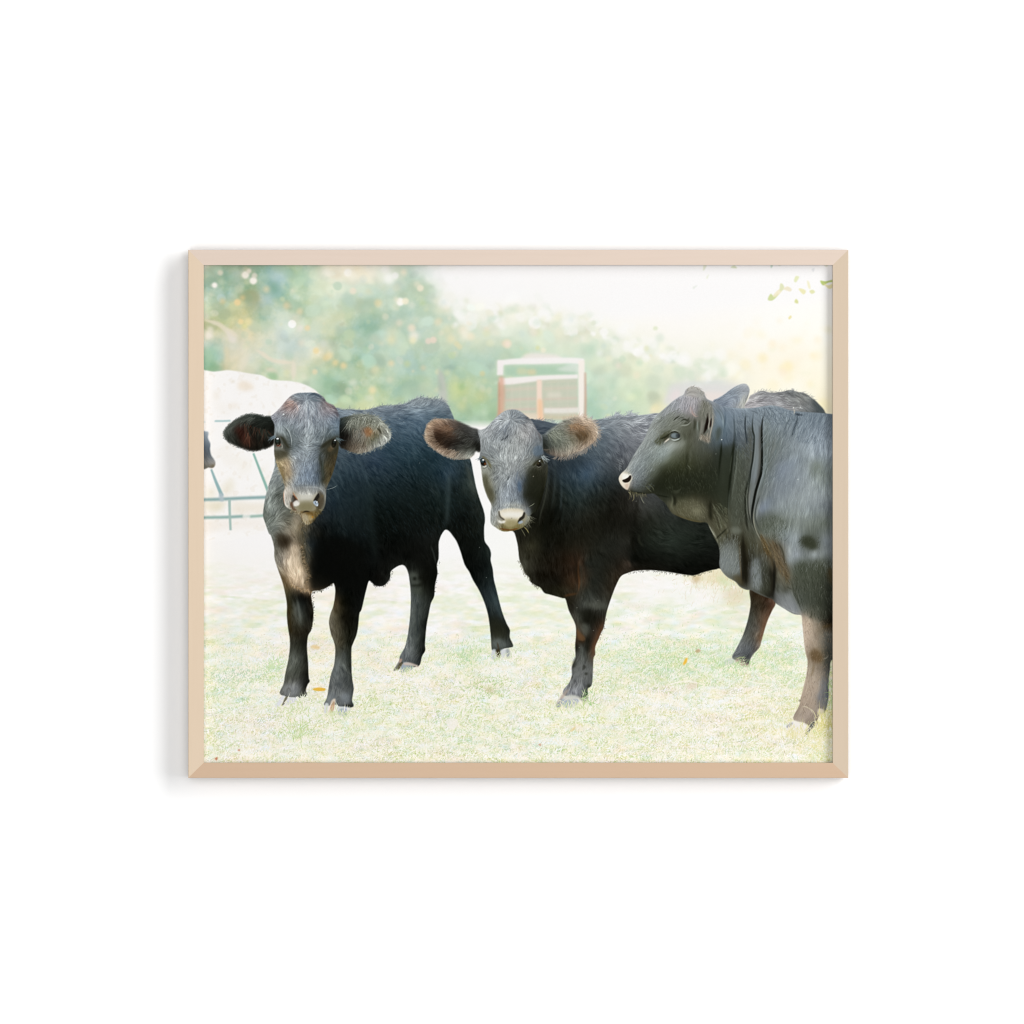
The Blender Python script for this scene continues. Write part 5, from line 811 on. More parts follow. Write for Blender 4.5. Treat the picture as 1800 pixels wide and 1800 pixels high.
coat(C_body, '''1218 688 b9b2b0 1232 694 a5a3a3 1200 703 b6b4bc 1215 705 c6bcc0 1180 715 a5a6ab 1195 718 b3b0b8 1215 720 b8adb2 1165 730 9c9f9e 1180 735 909288 1200 735 84857c 1155 745 a1a4a1 1170 750 8e9188 1190 745 8b8c80 1210 745 6f7062 1145 765 a5a8a6
1160 765 8b8d82 1168 772 55564a 1180 782 a4a8a3 1200 775 787a6a 1210 765 5b5b4b 1135 790 a3a7a6 1155 785 9aa09b 1172 790 a7ada7 1200 790 6e705f 1120 805 a1a6a7 1140 805 8f9695 1160 800 9ca39e 1178 803 7b806f 1200 805 4a4c38 1110 825 9ca1a3 1130 825 8d9395
1150 820 84897f 1170 815 5f6350 1190 820 3c3f2a 1210 820 3e402a 1092 842 e9dccb 1098 835 efe3d6 1100 852 d8c6b6 1115 840 8c9095 1130 840 7b8081 1150 835 5f6355 1165 830 3a3c2a 1115 855 74787a 1130 852 616560 1145 850 3f4132 1110 862 3a3a2f 1135 862 35362a
1155 855 23241a 1180 850 26281a 1180 835 2c2e1d 1210 850 30322a 1240 830 2f3124 1258 830 23241a 1230 800 4c4e41 1250 800 45463a 1225 770 6b6b60 1230 850 2d2f25 1200 870 2a2c1e 1220 870 454230 1160 868 34362b 1175 880 3a3c2f 1190 885 55533f 1205 885 5a5744
1220 885 655f4c 1230 900 6a6655 1200 900 5c563e 1215 910 544e36 1245 890 3d3b2c 1250 905 44412f 1242 740 74746c 1258 725 8a93a0 1262 735 8a9aaa 1266 752 70828f 1280 730 8896a6 1290 745 7c8794 1300 730 8c98a6 1266 778 5f6d7b 1285 780 5a646c 1270 800 4a5156 1290 800 4a5152
1275 830 31352e 1283 850 2a2e24 1300 810 545a58 1315 800 6b6c66 1310 740 86919c 1325 740 8f9aa6 1320 770 6f757b 1332 780 77797a 1300 840 4a4c41 1315 840 5e6057 1300 870 48483c 1295 900 3f3f31 1310 900 4d4d42 1320 850 5f635c 1328 840 7d828b 1325 870 787a75
1318 900 777871 1285 880 3a3b2d 1270 890 4a4836 1262 910 565240 1280 920 5b5947 1345 730 8f99a3 1370 730 909ba8 1360 750 8a949d 1400 735 8a95a1 1440 735 7f8b98 1360 780 7f8583 1385 770 8f979f 1410 760 96a0ab 1440 760 9aa4b1 1455 750 8b96a4 1380 800 8d949a
1400 800 98a0a6 1430 800 a8b0b9 1455 800 9fa9b5 1350 820 7c827f 1370 820 8a919b 1350 850 868c8d 1390 840 959da7 1420 830 a2a9ae 1450 840 8f9793 1435 820 8d948d 1365 860 8d949d 1400 870 a0a6aa 1440 870 a4aaae 1340 875 858b8c 1375 890 9ca3a6 1340 895 8c93a1
1420 900 9da4a6 1455 890 7d838a 1345 920 656a5e 1360 915 7b8077 1390 920 8e948e 1420 920 8a9089 1450 920 767c72 1345 940 7a7f75 1375 945 8f9698 1400 945 a1a8ac 1418 955 3d4032 1430 960 55584b 1450 950 8e949a 1390 965 a3a9ac 1400 975 a5aab2 1430 975 a3a8ac
1455 970 8f9598 1385 985 9ba0a1 1410 995 565b4d 1440 995 5d6153 1395 1005 6d7165 1420 1015 55594c 1450 1010 42453a 1400 1030 55574b 1425 1040 484b40 1455 1040 23251c 1410 1060 5f625a 1430 1060 474a40 1455 1070 1a1b13 1345 960 5f5239 1360 960 5c4d33 1370 985 6a5b46
1380 1005 74654e 1368 1010 7d7866 1385 1025 6f6a5a 1375 1040 55564b 1370 1040 7b7d78 1385 1050 8b8d8a 1395 1065 95979a 1375 1060 8d8e8d 1400 1075 9b9d9f 1265 950 5b5a46 1280 955 55544a 1270 985 83878a 1285 990 7c7f7d 1295 970 6d6d5f 1300 1000 747674 1290 1015 6f7066
1305 960 34301f 1310 990 1a160d 1308 1020 1e1a10 1320 960 4e4d3d 1325 1000 77797a 1330 1020 7c7f80 1322 1030 7a7c76 1335 985 6e706c 1345 1000 55564a 1350 1025 3a3a2e 1355 1045 1b1a13 1330 975 555447 1340 1040 3f3f33 1357 1010 242019 1415 1090 c8b09b 1425 1090 b6a590
1440 1090 6a665a 1455 1090 1d1a12 1420 1110 cdb6a2 1440 1110 7a6d5a 1455 1100 4a3a26 1450 1115 6e6a60 1420 1130 c0ab98 1440 1130 8f8271 1455 1130 77746f 1425 1148 9a8872 1440 1145 86745a 1455 1145 4b4c45 1430 1158 6b5438 1440 1162 7d6c52 1450 1160 5a594d
1425 1170 a39480 1440 1172 837565 1452 1175 605c56 1425 1190 b8a594 1440 1190 a39484 1452 1190 777370 1415 1215 c4ae9c 1435 1210 b6a393 1450 1205 8a8a8e 1412 1235 b59f8d 1430 1235 b09c8b 1443 1228 7d7f86 1450 1235 77787a 1405 1255 a9988a 1420 1255 b3a196
1410 1265 b8a699 1425 1270 8a7a6c''',
     '''1218,690,20 1200,705,95 1215,715,80 1180,715,130 1165,735,135 1150,750,130 1190,745,150 1140,780,130 1175,790,150 1120,810,130 1150,820,140 1100,835,120 1200,770,110 1200,820,100 1180,850,120 1230,800,80 1220,860,80 1250,830,75 1200,895,60 1230,900,60
1270,740,75 1290,740,70 1300,800,60 1280,860,70 1310,880,80 1325,760,80 1345,740,50 1360,735,50 1370,760,100 1350,790,105 1400,740,110 1440,745,110 1440,790,100 1400,800,105 1360,830,110 1400,860,100 1440,870,95 1380,910,100 1340,930,70 1420,930,95
1270,960,70 1275,990,100 1300,1000,90 1330,990,90 1345,1000,80 1400,970,95 1420,1030,80 1380,1010,65 1380,1060,60 1430,1060,75 1420,1100,90 1440,1120,70 1430,1160,80 1430,1200,95 1420,1250,120''', 601, (1.6, .034), 8, tufts=1300, tl=7, ta=.17, soft=1.2, wob=.07, mott=.08)
# poll and forelock
paint('1204,690 1210,683 1220,681 1230,685 1238,696 1240,706 1228,700 1214,697 1206,697', 'b5afa9', .5, 2.4, C_body); fringe('1206,690 1212,683 1220,681 1230,685 1238,694', 0, 6, ['b9b0a6', '8f8a80', 'd0c8bf'], 60, .5, .5, rel=10); line('1206,692 1216,689 1228,692', 1.4, '8f8a84', .5, .7, C_body); line('1203,697 1214,693 1224,696', 1.3, 'd6cfca', .5, .7, C_body)
fringe('1190,704 1200,700 1212,699 1224,704', 95, 22, ['c3bfc6', '8e8c94', 'd6d0d4', '7a7a80', 'b3b0b8'], 170, .5, .18, clip=C_body); fringe('1170,722 1180,712 1195,706', 115, 16, ['b6b6bc', '83858a', 'c6c6cb'], 110, .5, .2, clip=C_body)
for p, w, c in [('1212,708 1214,718 1217,726 1222,732 1230,731', (1, 2, 2.6, 2.2, .8), 'd9b4aa'), ('1218,706 1218,718 1221,727 1228,731', (1, 1.6, 1.6, .8), 'd0bab6'), ('1210,714 1213,724 1219,731', 1.2, 'c2a49e'), ('1222,705 1222,716 1224,724', 1.2, 'c3b8ba'), ('1215,712 1216,722 1220,729', .9, '9a8684')]: line(p, w, c, .6, .6, C_body)
for p, w, c, a in [('1183,740 1188,735 1195,731', 1.6, '42443a', .8), ('1190,737 1198,733', 1.4, '4f5046', .6), ('1195,741 1202,737 1208,738 1212,733', 2, '43443a', .7), ('1200,745 1207,742 1213,739', 1.8, '4a4b3f', .7), ('1190,749 1200,748 1208,746 1216,740', 1.4, 'a9aaa0', .6), ('1198,751 1208,750 1216,745', 1.6, '595a4c', .6), ('1159,733 1161,734', 1.8, '3f4039', .8), ('1150,748 1160,741 1172,738', 1.2, '75776e', .5), ('1162,756 1172,748 1180,740', 1.2, '6f7167', .5), ('1155,763 1166,754 1176,748', 1.2, '71736a', .45), ('1168,758 1180,752 1186,746', 1.2, '6a6c60', .45), ('1148,765 1150,768', 1.6, '5a5c54', .6), ('1139,772 1135,782 1133,790', 1.3, '6b706e', .5), ('1145,772 1141,784 1138,794', 1.3, '747977', .5), ('1148,780 1143,792', 1.2, '6d7270', .5), ('1131,785 1127,796', 1.2, 'c3c8c8', .5), ('1128,795 1122,806 1118,814', 1.3, 'b9bebe', .5)]:
    line(p, w, c, a, .6, C_body)
# eye
paint('1150,775 1158,768 1168,760 1177,756 1180,760 1174,768 1166,777 1160,783 1154,781', '4a4a34', .7, 1.8, C_body); line('1166,776 1172,770 1178,766', 1.6, '2a2a1e', .7, .8, C_body); line('1168,775 1173,769', 1.2, 'a9765a', .7, .5)
dot(1186, 766, 8.6, '34362f', .9, .8, 5.8, -4, clip=C_body); dot(1185.8, 766, 6.8, '7b858a', .95, .8, 4.5, -4); dot(1183.5, 764.5, 3.8, '8f999e', .7, 1.2, 2.6); dot(1190.3, 766, 2.6, '3a3f40', .85, 1, 3.8); line('1174,763 1180,758.5 1188,757 1196,760', 1.6, 'a3a69a', .5, .8, C_body); line('1175,764.5 1181,760.5 1188,759.4 1195,762.5', 1.6, '23241c', .8, .6)
line('1177,770.5 1183,773.5 1190,773 1196,769', 1.4, 'c6c9c4', .6, .6); line('1180,775.4 1188,776 1195,773 1199,768', 1.2, '5c5e52', .7, .6, C_body); line('1166,780 1172,774 1177,770', 2, 'e9dcd0', .85, .8, C_body); paint('1172,778 1182,777 1194,778 1202,772 1202,780 1190,788 1176,790 1166,788', 'b3b6b0', .5, 3, C_body); line('1200,760 1204,766 1202,774', 3, '4d4e40', .5, 1.6, C_body)
paint('1158,790 1170,784 1180,788 1178,800 1166,812 1156,808', 'a7b0b1', .5, 4, C_body)
line('1212,770 1210,790 1206,810 1207,822', (4, 6, 6, 4), '3a3b2a', .5, 2.6, C_body); line('1214,785 1213,800 1212,815', 3, '65665a', .5, 1.8, C_body); line('1186,790 1182,805 1176,818', 5, '50533f', .4, 3, C_body)
line('1207,817 1211,821 1215,827', 1, 'a3a595', .7, .5); dot(1258, 798, 1, 'd9dad4', .8, .4)
# cheek, jaw and throat
paint('1146,838 1165,826 1190,826 1225,822 1255,826 1262,850 1250,875 1215,880 1180,868 1150,860', '20231700'[:6], .45, 8, C_body); paint('1206,888 1222,882 1236,890 1240,904 1230,914 1214,914 1200,904', '615d4b', .4, 4, C_body); dot(1223, 900, 8, '817c69', .5, 3, clip=C_body); line('1213,893 1219,889 1228,889 1234,894', 1.6, '8f8a76', .5, 1, C_body); line('1214,906 1222,911 1232,909', 2.4, '37331f', .5, 1.6, C_body)
line('1180,862 1188,866 1196,862', 2, '6c6d5c', .6, 1.2, C_body); line('1183,868 1186,880 1187,890', (3, 5, 4), '14150d', .6, 1.8, C_body); paint('1174,880 1182,884 1186,896 1192,904 1184,902 1176,893', '74705a', .5, 2, C_body); line('1196,905 1214,913 1236,918', 3, '3a3520', .5, 1.6, C_body); line('1246,880 1248,900 1246,915', 4, '2b2a1e', .6, 2, C_body)
for x, y in ((1252, 885), (1258, 895), (1264, 905), (1270, 915)): line(f'{x},{y} {x+8},{y+16} {x+14},{y+34}', 1.6, '8f8c78', .5, .8, C_body)
line('1250,926 1258,944 1262,955', 1.4, 'b9b6a2', .7, .7, C_body); line('1256,918 1268,938 1278,950', 1.4, '8d8a74', .5, .8, C_body); line('1262,905 1272,925 1278,945', 2.4, '35331f', .5, 1.4, C_body)
# muzzle
paint('1088,841 1092,833 1098,830 1104,831 1109,834 1110,840 1107,847 1106,854 1102,861 1096,857 1090,849', 'eaddce', .95, .9, C_body); paint('1093,835 1098,832 1106,835 1108,838 1100,843 1094,842', 'f8f3ee', .8, 1.4, C_body); paint('1094,844 1099,842 1104,839 1107,835.5 1109.5,837 1109,842 1105,847 1099,848.5 1095,847', '1f1712', 1, .6, C_body); line('1109.5,836 1110.5,841 1107,848 1104,854', 1.4, 'd9cfb9', .8, .6, C_body); line('1095,829 1102,831 1109,830', 3, '8b8878', .4, 1.4, C_body)
paint('1098,852 1105,850 1104,858 1101,862', 'd3b6a4', .7, 1.2, C_body); line('1104,862 1112,866 1124,867 1138,868', (2, 3, 3, 2), '17180f', .85, .9); line('1106,857 1116,860 1130,860 1142,858', 3, '5d6058', .4, 1.6, C_body)
n_ = 110; splat(rng.uniform(1110, 1148, n_), rng.uniform(838, 858, n_), rng.normal(.5, .5, n_), rng.uniform(2, 5, n_), np.repeat(np.array([[72, 76, 76]]), n_, 0) * rng.uniform(.7, 1.9, (n_, 1)), .5, clip=C_body)
for p, c in [('1103,863 1108,869 1110,876', 'b9ae8c'), ('1107,865 1111,873', '8a7f60'), ('1112,867 1114,876 1110,882', 'a39770'), ('1118,868 1121,877', '7d7a66'), ('1124,868 1129,880 1133,886', 'b3b09c'), ('1130,868 1134,878', '85836f'), ('1138,850 1146,856 1150,864', '9a9a80'), ('1133,853 1140,860 1146,866', '85866f'), ('1120,866 1126,876', '4d4a38'), ('1105,864 1107,874 1104,880', '5d543c')]: line(p, 1.1, c, .7, .45)
fringe('1104,863 1116,867 1134,868', 75, 7, ['a39a78', '4b4632', '6d6850'], 60, .5, .35); fringe('1088,828 1094,818 1100,812', -130, 13, ['9a9ca0', 'b6b8ba'], 12, .45, .3)
# near ear, folded
paint('1229,706 1238,704 1248,710 1253,722 1254,740 1251,755 1249,768 1246,779 1241,775 1232,772 1228,765 1229,750 1227,735 1225,720', '7a786d', .6, 2.4, C_body)
fringe('1232,707 1240,706 1248,712 1252,722', 85, 26, ['b6b0a8', '6d6a60', '9a968c', 'c9c2ba', '55534a'], 90, .5, .18, clip=C_body); paint('1228,712 1238,709 1244,718 1240,734 1232,736 1227,726', '6b6c60', .45, 3, C_body)
paint('1243,727 1245,735 1244,748 1240,758 1236,763 1238,750 1241,738', '18120d', .95, 1, C_body); paint('1248,738 1251,736 1250,746 1246,752', '2a2019', .8, .9, C_body); line('1246,722 1247,738 1245,750 1247,760', 2, 'b0a69a', .75, .7, C_body); line('1252,730 1252,745 1249,757 1247,768 1245,777', 1.6, 'c6b7a8', .75, .7, C_body)
line('1237,738 1234,752 1232,764', 3, '97928a', .6, 1.2, C_body); line('1240,762 1236,768', 2.4, '5d4a38', .6, .9, C_body); paint('1230,764 1238,766 1246,770 1246,779 1240,774 1231,772', 'b9aa9a', .6, 1.6, C_body); fringe('1231,768 1240,772 1246,776', 70, 6, ['cdbfb0', '9d9082'], 30, .55, .4); line('1226,742 1225,756 1227,768', 2.4, '9aa09a', .5, 1.2, C_body); line('1222,735 1221,752 1223,766', 3, '4f5042', .5, 1.6, C_body)
paint('1254,720 1262,722 1268,732 1270,748 1268,765 1262,778 1254,768 1252,750 1256,735', '7f8c99', .5, 3, C_body); line('1256,713 1266,722 1271,735 1272,748 1270,762 1268,773', 1.8, 'a5b0b6', .6, .9, C_body); line('1258,714 1268,724 1273,738 1273,752', 1.4, '3f464a', .5, .9, C_body); paint('1258,758 1264,750 1268,758 1264,772 1258,776', '3d4033', .6, 2.4, C_body); dot(1268, 773, 1.1, 'e6e8e8', .9, .4)
paint('1258,800 1270,792 1284,800 1286,830 1282,870 1278,905 1266,915 1254,890 1258,850', '262a20', .45, 5, C_body); paint('1286,790 1304,795 1304,840 1300,890 1296,930 1284,920 1284,860', '45483d', .4, 5, C_body)
# darker troughs and paler ridges of the neck
for p, w, c, a, b in [('1272,785 1269,815 1268,850 1270,880', (8, 16, 18, 10), '2a2e24', .5, 5), ('1288,790 1283,830 1279,870 1277,905', (4, 9, 11, 8), '21251c', .45, 3.5), ('1300,790 1296,830 1292,875 1290,920', (6, 10, 11, 9), '5c5f54', .4, 3), ('1318,770 1318,800 1312,840 1306,880 1304,915', (4, 7, 8, 8, 6), '3d4036', .45, 2.6), ('1331,770 1331,800 1328,828 1321,860 1317,890 1319,915', (5, 7, 8, 7, 6, 4), '8c9294', .45, 2.4), ('1345,760 1346,800 1343,830 1336,860', (6, 9, 8, 6), '7a807c', .35, 4)]: line(p, w, c, a, b, C_body)
# neck folds
F = [('1266,775 1267,795 1265,812 1263,832 1264,850', (2, 4, 3, 2), '14170f', .85, 1.2), ('1289,727 1291,747 1291,770 1289,785 1287,800 1284,823 1282,857 1280,890 1279,915', (1.4, 1.6, 2, 5, 5, 4, 4, 3, 2), '171a12', .8, 1.5), ('1282,790 1280,810 1277,835 1276,860', (6, 9, 8, 5), '272c22', .5, 3),
     ('1310,728 1309.5,740 1310,755 1313,767 1312,785', 1.8, '2d3338', .85, .8), ('1323,725 1322,747 1324,762 1326,770 1325,790 1321,817 1316,840 1311,865 1310,887 1313,910 1318,925', (1.5, 2.4, 2.4, 2.4, 2.6, 2.6, 2.6, 3, 3, 2), '242923', .9, .9),
     ('1345,726 1340,737 1338,757 1339,778 1339,800 1337.5,823 1333,845 1328,863 1325,880 1322,900 1322.5,917 1328,933 1336,944', (1.4, 2.6, 3.4, 3.6, 3.6, 4, 4, 4, 3.6, 3, 3, 3, 2), '10130f', .95, .9), ('1337,866 1332,880 1328,895 1327,910 1332,926 1338,938', 2, '3d423d', .7, .9),
     ('1402,730 1400,740 1397,750 1394,760 1391,770', (2.4, 2.2, 1.6, 1), '2a3038', .9, .8), ('1396,727 1402,729 1412,730', (3, 4, 2), '2c333b', .85, 1), ('1376,760 1382,748 1388,738', 1.6, '59616a', .8, .7), ('1380,766 1386,752 1390,742', 1.2, '6a727a', .7, .7), ('1413,745 1418,736', 1.4, '59616a', .75, .7), ('1420,748 1424,738', 1.3, '636b75', .7, .7), ('1430,745 1435,735', 1.4, '5d6570', .7, .7), ('1440,744 1445,734', 1.3, '636b75', .7, .7), ('1450,742 1456,733', 1.3, '5f6873', .7, .7), ('1360,765 1364,750 1370,742', 1.3, '666e74', .7, .7), ('1318,722 1326,724 1332,728', 1.2, '3f464c', .6, .6), ('1334,724 1337,728', 1.4, '464d52', .6, .6),
     ('1345,770 1342,790 1341,810 1339,830', 3, '5a605c', .5, 1.8), ('1352,790 1348,815 1344,840 1340,862', 2.4, '5f665f', .4, 1.6), ('1330,775 1332,795 1331,820 1326,845 1320,870 1316,895', 5, '8f9498', .5, 2), ('1318,770 1319,800 1314,830 1308,860', 4, '7b7f7c', .4, 2), ('1346,775 1347,800 1344,825 1338,850', 3, 'a0a8ad', .4, 1.6), ('1333,880 1329,900 1328,915', 3, 'a6aaa6', .6, 1.2), ('1297,800 1293,840 1290,880', 5, '5f6259', .4, 2.6), ('1300,810 1297,850 1295,900', 4, '2d3026', .45, 2.4), ('1272,800 1271,830 1270,860', 4, '4d5148', .4, 2.2)]
for p, w, c, a, b in F: line(p, w, c, a, b, C_body)
line('1330,720 1345,714.5 1358,714 1374,717 1390,723', 2, 'a6aeb4', .6, 1, C_body); line('1267,714 1297,719 1322,719', 1.6, 'b6c0ca', .6, .9, C_body); line('1330,722 1350,718 1372,721 1388,727', 2.4, '707b87', .5, 1.6, C_body); line('1395,724 1420,726.5 1463,729', 1.6, '9ba5ae', .5, .9, C_body); line('1394,719 1396,724 1394,729', 1.6, 'd9c9b4', .8, .7); dot(1394, 717, 1, 'f0ece4', .9, .4); dot(1406, 716, .9, 'f0f0f0', .8, .4); dot(1402, 843, .9, 'd9dcda', .8, .4)
paint('1366,820 1385,810 1400,800 1405,808 1385,830 1362,850', '8d97a8', .45, 5, C_body); paint('1425,818 1436,812 1438,825 1430,840 1424,836', '7f867c', .4, 3.5, C_body); paint('1336,890 1346,878 1356,874 1350,892 1338,902', '8690a0', .5, 3, C_body)
paint('1338,905 1352,898 1372,908 1385,915 1372,922 1350,930 1338,935', '5d6256', .4, 4, C_body); pass
line('1452,860 1458,885 1463,910', 2, '5a6064', .5, 1.2, C_body); line('1448,790 1452,840 1453,880', 2, '858d92', .35, 1.4, C_body)
# spots, foreleg edge, brisket folds
paint('1407,948 1414,943 1424,944 1432,950 1436,962 1428,965 1416,960 1408,956', '34372a', .75, 2.2, C_body); paint('1398,992 1412,986 1428,990 1444,986 1456,994 1452,1010 1440,1022 1424,1024 1406,1016 1396,1006', '494d40', .5, 5, C_body)
paint('1334,944 1342,941 1352,950 1362,962 1372,978 1380,995 1386,1012 1378,1016 1370,1002 1362,990 1354,978 1346,965', '5f5340', .5, 3, C_body); line('1336,944 1344,960 1352,974 1356,984', (3, 5, 5, 2), '4a3d26', .6, 1.8, C_body); line('1350,950 1360,966 1370,985 1380,1005 1386,1018', 1.8, '9a8462', .55, 1, C_body); line('1366,950 1374,966 1379,985 1385,1005', 4, '45402c', .5, 2, C_body); line('1352,972 1356,985 1360,1000 1362,1016', 3, '3b3120', .55, 1.6, C_body); line('1340,948 1350,966 1356,980', 1.4, 'c6ad82', .5, .8, C_body)
fringe('1352,960 1362,978 1372,998 1382,1015', 65, 14, ['8a7656', '4a3d28', 'a8946e', '2f2818', '5d5f58'], 150, .5, .3, clip=C_body); line('1385,1012 1394,1032 1402,1052 1407,1072', 2.4, '44463a', .6, 1.2, C_body); line('1388,1010 1398,1035 1406,1060', 2, '8f9188', .4, 1, C_body)
line('1358,975 1361,1000 1360,1025 1358,1045 1360,1055', (2, 5, 5, 4, 2), '12110b', .8, 1.5, C_body); line('1301,950 1304,975 1306,1000 1306,1025', (4, 7, 9, 6), '1a160c', .75, 2.2, C_body); line('1312,955 1312,985 1311,1012 1313,1030', (5, 8, 8, 5), '1d1a10', .6, 2.6, C_body); line('1341,975 1344,1000 1346,1025 1350,1042', 5, '35342a', .5, 2.4, C_body)
paint('1266,972 1274,962 1290,962 1300,975 1303,995 1300,1008 1288,1008 1272,1000', '8f9494', .4, 3, C_body); paint('1322,990 1332,984 1338,1000 1338,1022 1332,1036 1322,1030', '868a8a', .45, 2.6, C_body); line('1268,1003 1280,1014 1294,1022 1304,1031', 3, '55523f', .5, 1.6, C_body); line('1296,1013 1302,1020 1306,1030', 4, '6d5c40', .5, 2, C_body)
for p in ('1284,942 1288,952 1290,962', '1276,945 1281,955 1283,965', '1268,950 1273,962'): line(p, 2, '8c8d80', .45, 1, C_body)
line('1280,943 1286,955 1288,965', 2.4, '2b2a1e', .5, 1.2, C_body)
line('1362,1022 1368,1030 1376,1038 1386,1044', 2, '2f3026', .5, 1.4, C_body); paint('1364,1028 1372,1026 1380,1040 1374,1050 1364,1046', '6a6b64', .4, 2.4, C_body); line('1364,1060 1380,1069 1396,1077 1408,1080', 1.4, 'c3c5c6', .6, .9, C_body)
line('1264,970 1264,990 1269,1003 1280,1014 1292,1021 1300,1030 1312,1035 1322,1037', 1.6, 'a6a9a6', .45, .9, C_body); line('1322,1037 1334,1043 1346,1049 1356,1053', 1.6, '9a9c98', .4, .9, C_body)
line('1300,955 1302,985 1305,1010 1305,1028', (2, 3, 4, 3), '0d0b06', .75, 1.2, C_body); line('1318,960 1317,990 1315,1015', 2, '17150d', .6, 1.2, C_body); line('1333,965 1337,985 1340,1010 1342,1035', 2.4, '1f1e16', .55, 1.4, C_body); line('1290,968 1294,985 1294,1005', 2, '5d5f58', .5, 1.2, C_body)
# foreleg
lm = C_body * np.clip((YY - 1080) / 14, 0, 1) * np.clip((1452 - XX) / 18, 0, 1)
img[:] += (hx('d3bba8') - img) * (lm * .3)[..., None]
paint('1408,1080 1416,1078 1424,1086 1424,1110 1420,1135 1413,1125 1410,1100', 'd0b9a6', .55, 3, C_body); line('1409,1084 1411,1105 1414,1130 1417,1150', 1.6, 'e0ccba', .6, .8, C_body); paint('1440,1082 1465,1072 1465,1098 1448,1096', '1a1710', .6, 4, C_body); line('1444,1102 1454,1100 1464,1096', 4, '54432a', .6, 1.8, C_body); line('1448,1110 1456,1116 1464,1112', 3, '8a8a86', .5, 1.6, C_body); line('1450,1122 1458,1128 1465,1126', 3, '3f3c32', .6, 1.6, C_body)
paint('1422,1148 1432,1140 1442,1148 1446,1160 1436,1164 1426,1158', '5d4528', .6, 2.4, C_body); line('1446,1158 1452,1156 1456,1150', 1.6, 'c9b9a8', .7, .8, C_body); paint('1445,1125 1465,1120 1465,1156 1452,1152', '4d4c44', .4, 4, C_body); line('1430,1165 1428,1180 1424,1190', 3, '7a6444', .5, 1.8, C_body)
line('1446,1185 1445,1205 1440,1225 1437,1238', (3, 5, 5, 3), '6d7079', .6, 2, C_body); line('1455,1170 1454,1200 1452,1225', 3, '6f6e6c', .5, 1.8, C_body); line('1418,1170 1414,1200 1409,1225', 1.4, 'd6c2b0', .5, .9, C_body); dot(1405, 1231, 2, '5a5346', .6, 1)
n_ = 900; splat(rng.uniform(1408, 1460, n_), rng.uniform(1085, 1260, n_), rng.normal(1.6, .35, n_), rng.uniform(2, 5, n_), np.repeat(np.array([[140, 120, 102]]), n_, 0) * rng.uniform(.75, 1.5, (n_, 1)), .3, clip=C_body * np.clip((YY - 1080) / 15, 0, 1))
paint('1436,1248 1442,1245 1448,1248 1446,1256 1438,1257', 'dccbbd', .85, 1); paint('1381,1276 1388,1270 1394,1266 1402,1268 1414,1272 1419,1278 1412,1288 1398,1287 1384,1284', 'f0ebe6', .92, 1.2); paint('1382,1276 1388,1271 1393,1270 1390,1275 1384,1279', '8b8f9a', .8, 1); paint('1420,1278 1425,1270 1431,1268 1431,1275 1424,1283 1418,1290 1415,1288', '5d5f62', .85, 1); line('1416,1291 1421,1289', 2, '6b4228', .8, .7); line('1432,1264 1436,1270 1434,1276', 2, '3a3426', .7, .9)
for p in ('1408,1242 1416,1242 1424,1247 1429,1256', '1419,1284 1424,1272 1431,1267 1437,1270', '1422,1243 1430,1252 1434,1262', '1429,1256 1433,1268 1431,1276'): line(p, 1.2, 'e9dcc0', .7, .5)
blades(160, 1282, 1298, ['e6dfae', 'f7f1de', 'd9d694', 'f0e6c4'], 14, .85, xr=(1376, 1440), sp=.7); blades(90, 1256, 1282, ['dcd48c', 'c6c470', 'f3ecd0', 'e3d7a0'], 16, .8, xr=(1432, 1466), sp=.6); blades(60, 1195, 1240, ['a9c888', 'c3d48c'], 12, .7, xr=(1456, 1466), sp=.5)
# second pass on the animal at the right: skin folds, hair edges, throat, brisket and armpit
c_ = C_body
paint('1262,776 1268,778 1266,812 1263,840 1262,872 1250,876 1240,850 1246,812 1256,790', '2b2f25', .5, 4, c_)
paint('1269,786 1290,783 1288,792 1286,812 1284,832 1281,856 1279,890 1266,900 1262,850 1266,815', '31352a', .6, 3, c_)
paint('1293,790 1309,790 1311,830 1307,870 1307,905 1296,925 1284,920 1281,890 1284,855 1288,820', '585c51', .45, 3, c_)
paint('1308,786 1316,784 1317,810 1314,835 1309,850 1305,830', '474a42', .5, 2.4, c_); paint('1313,752 1322,752 1324,770 1322,800 1316,806 1313,780', '585950', .55, 2.2, c_)
paint('1326,745 1333,742 1333,780 1332,815 1327,838 1321,850 1323,825 1326,790', '949da2', .5, 2, c_); paint('1334,755 1338,752 1338,800 1337,830 1331,848 1327,852 1331,830 1334,800', '4d4a43', .55, 1.6, c_)
paint('1342,745 1352,742 1352,790 1346,825 1338,858 1332,872 1337,845 1341,815', '7e8884', .4, 2.6, c_)
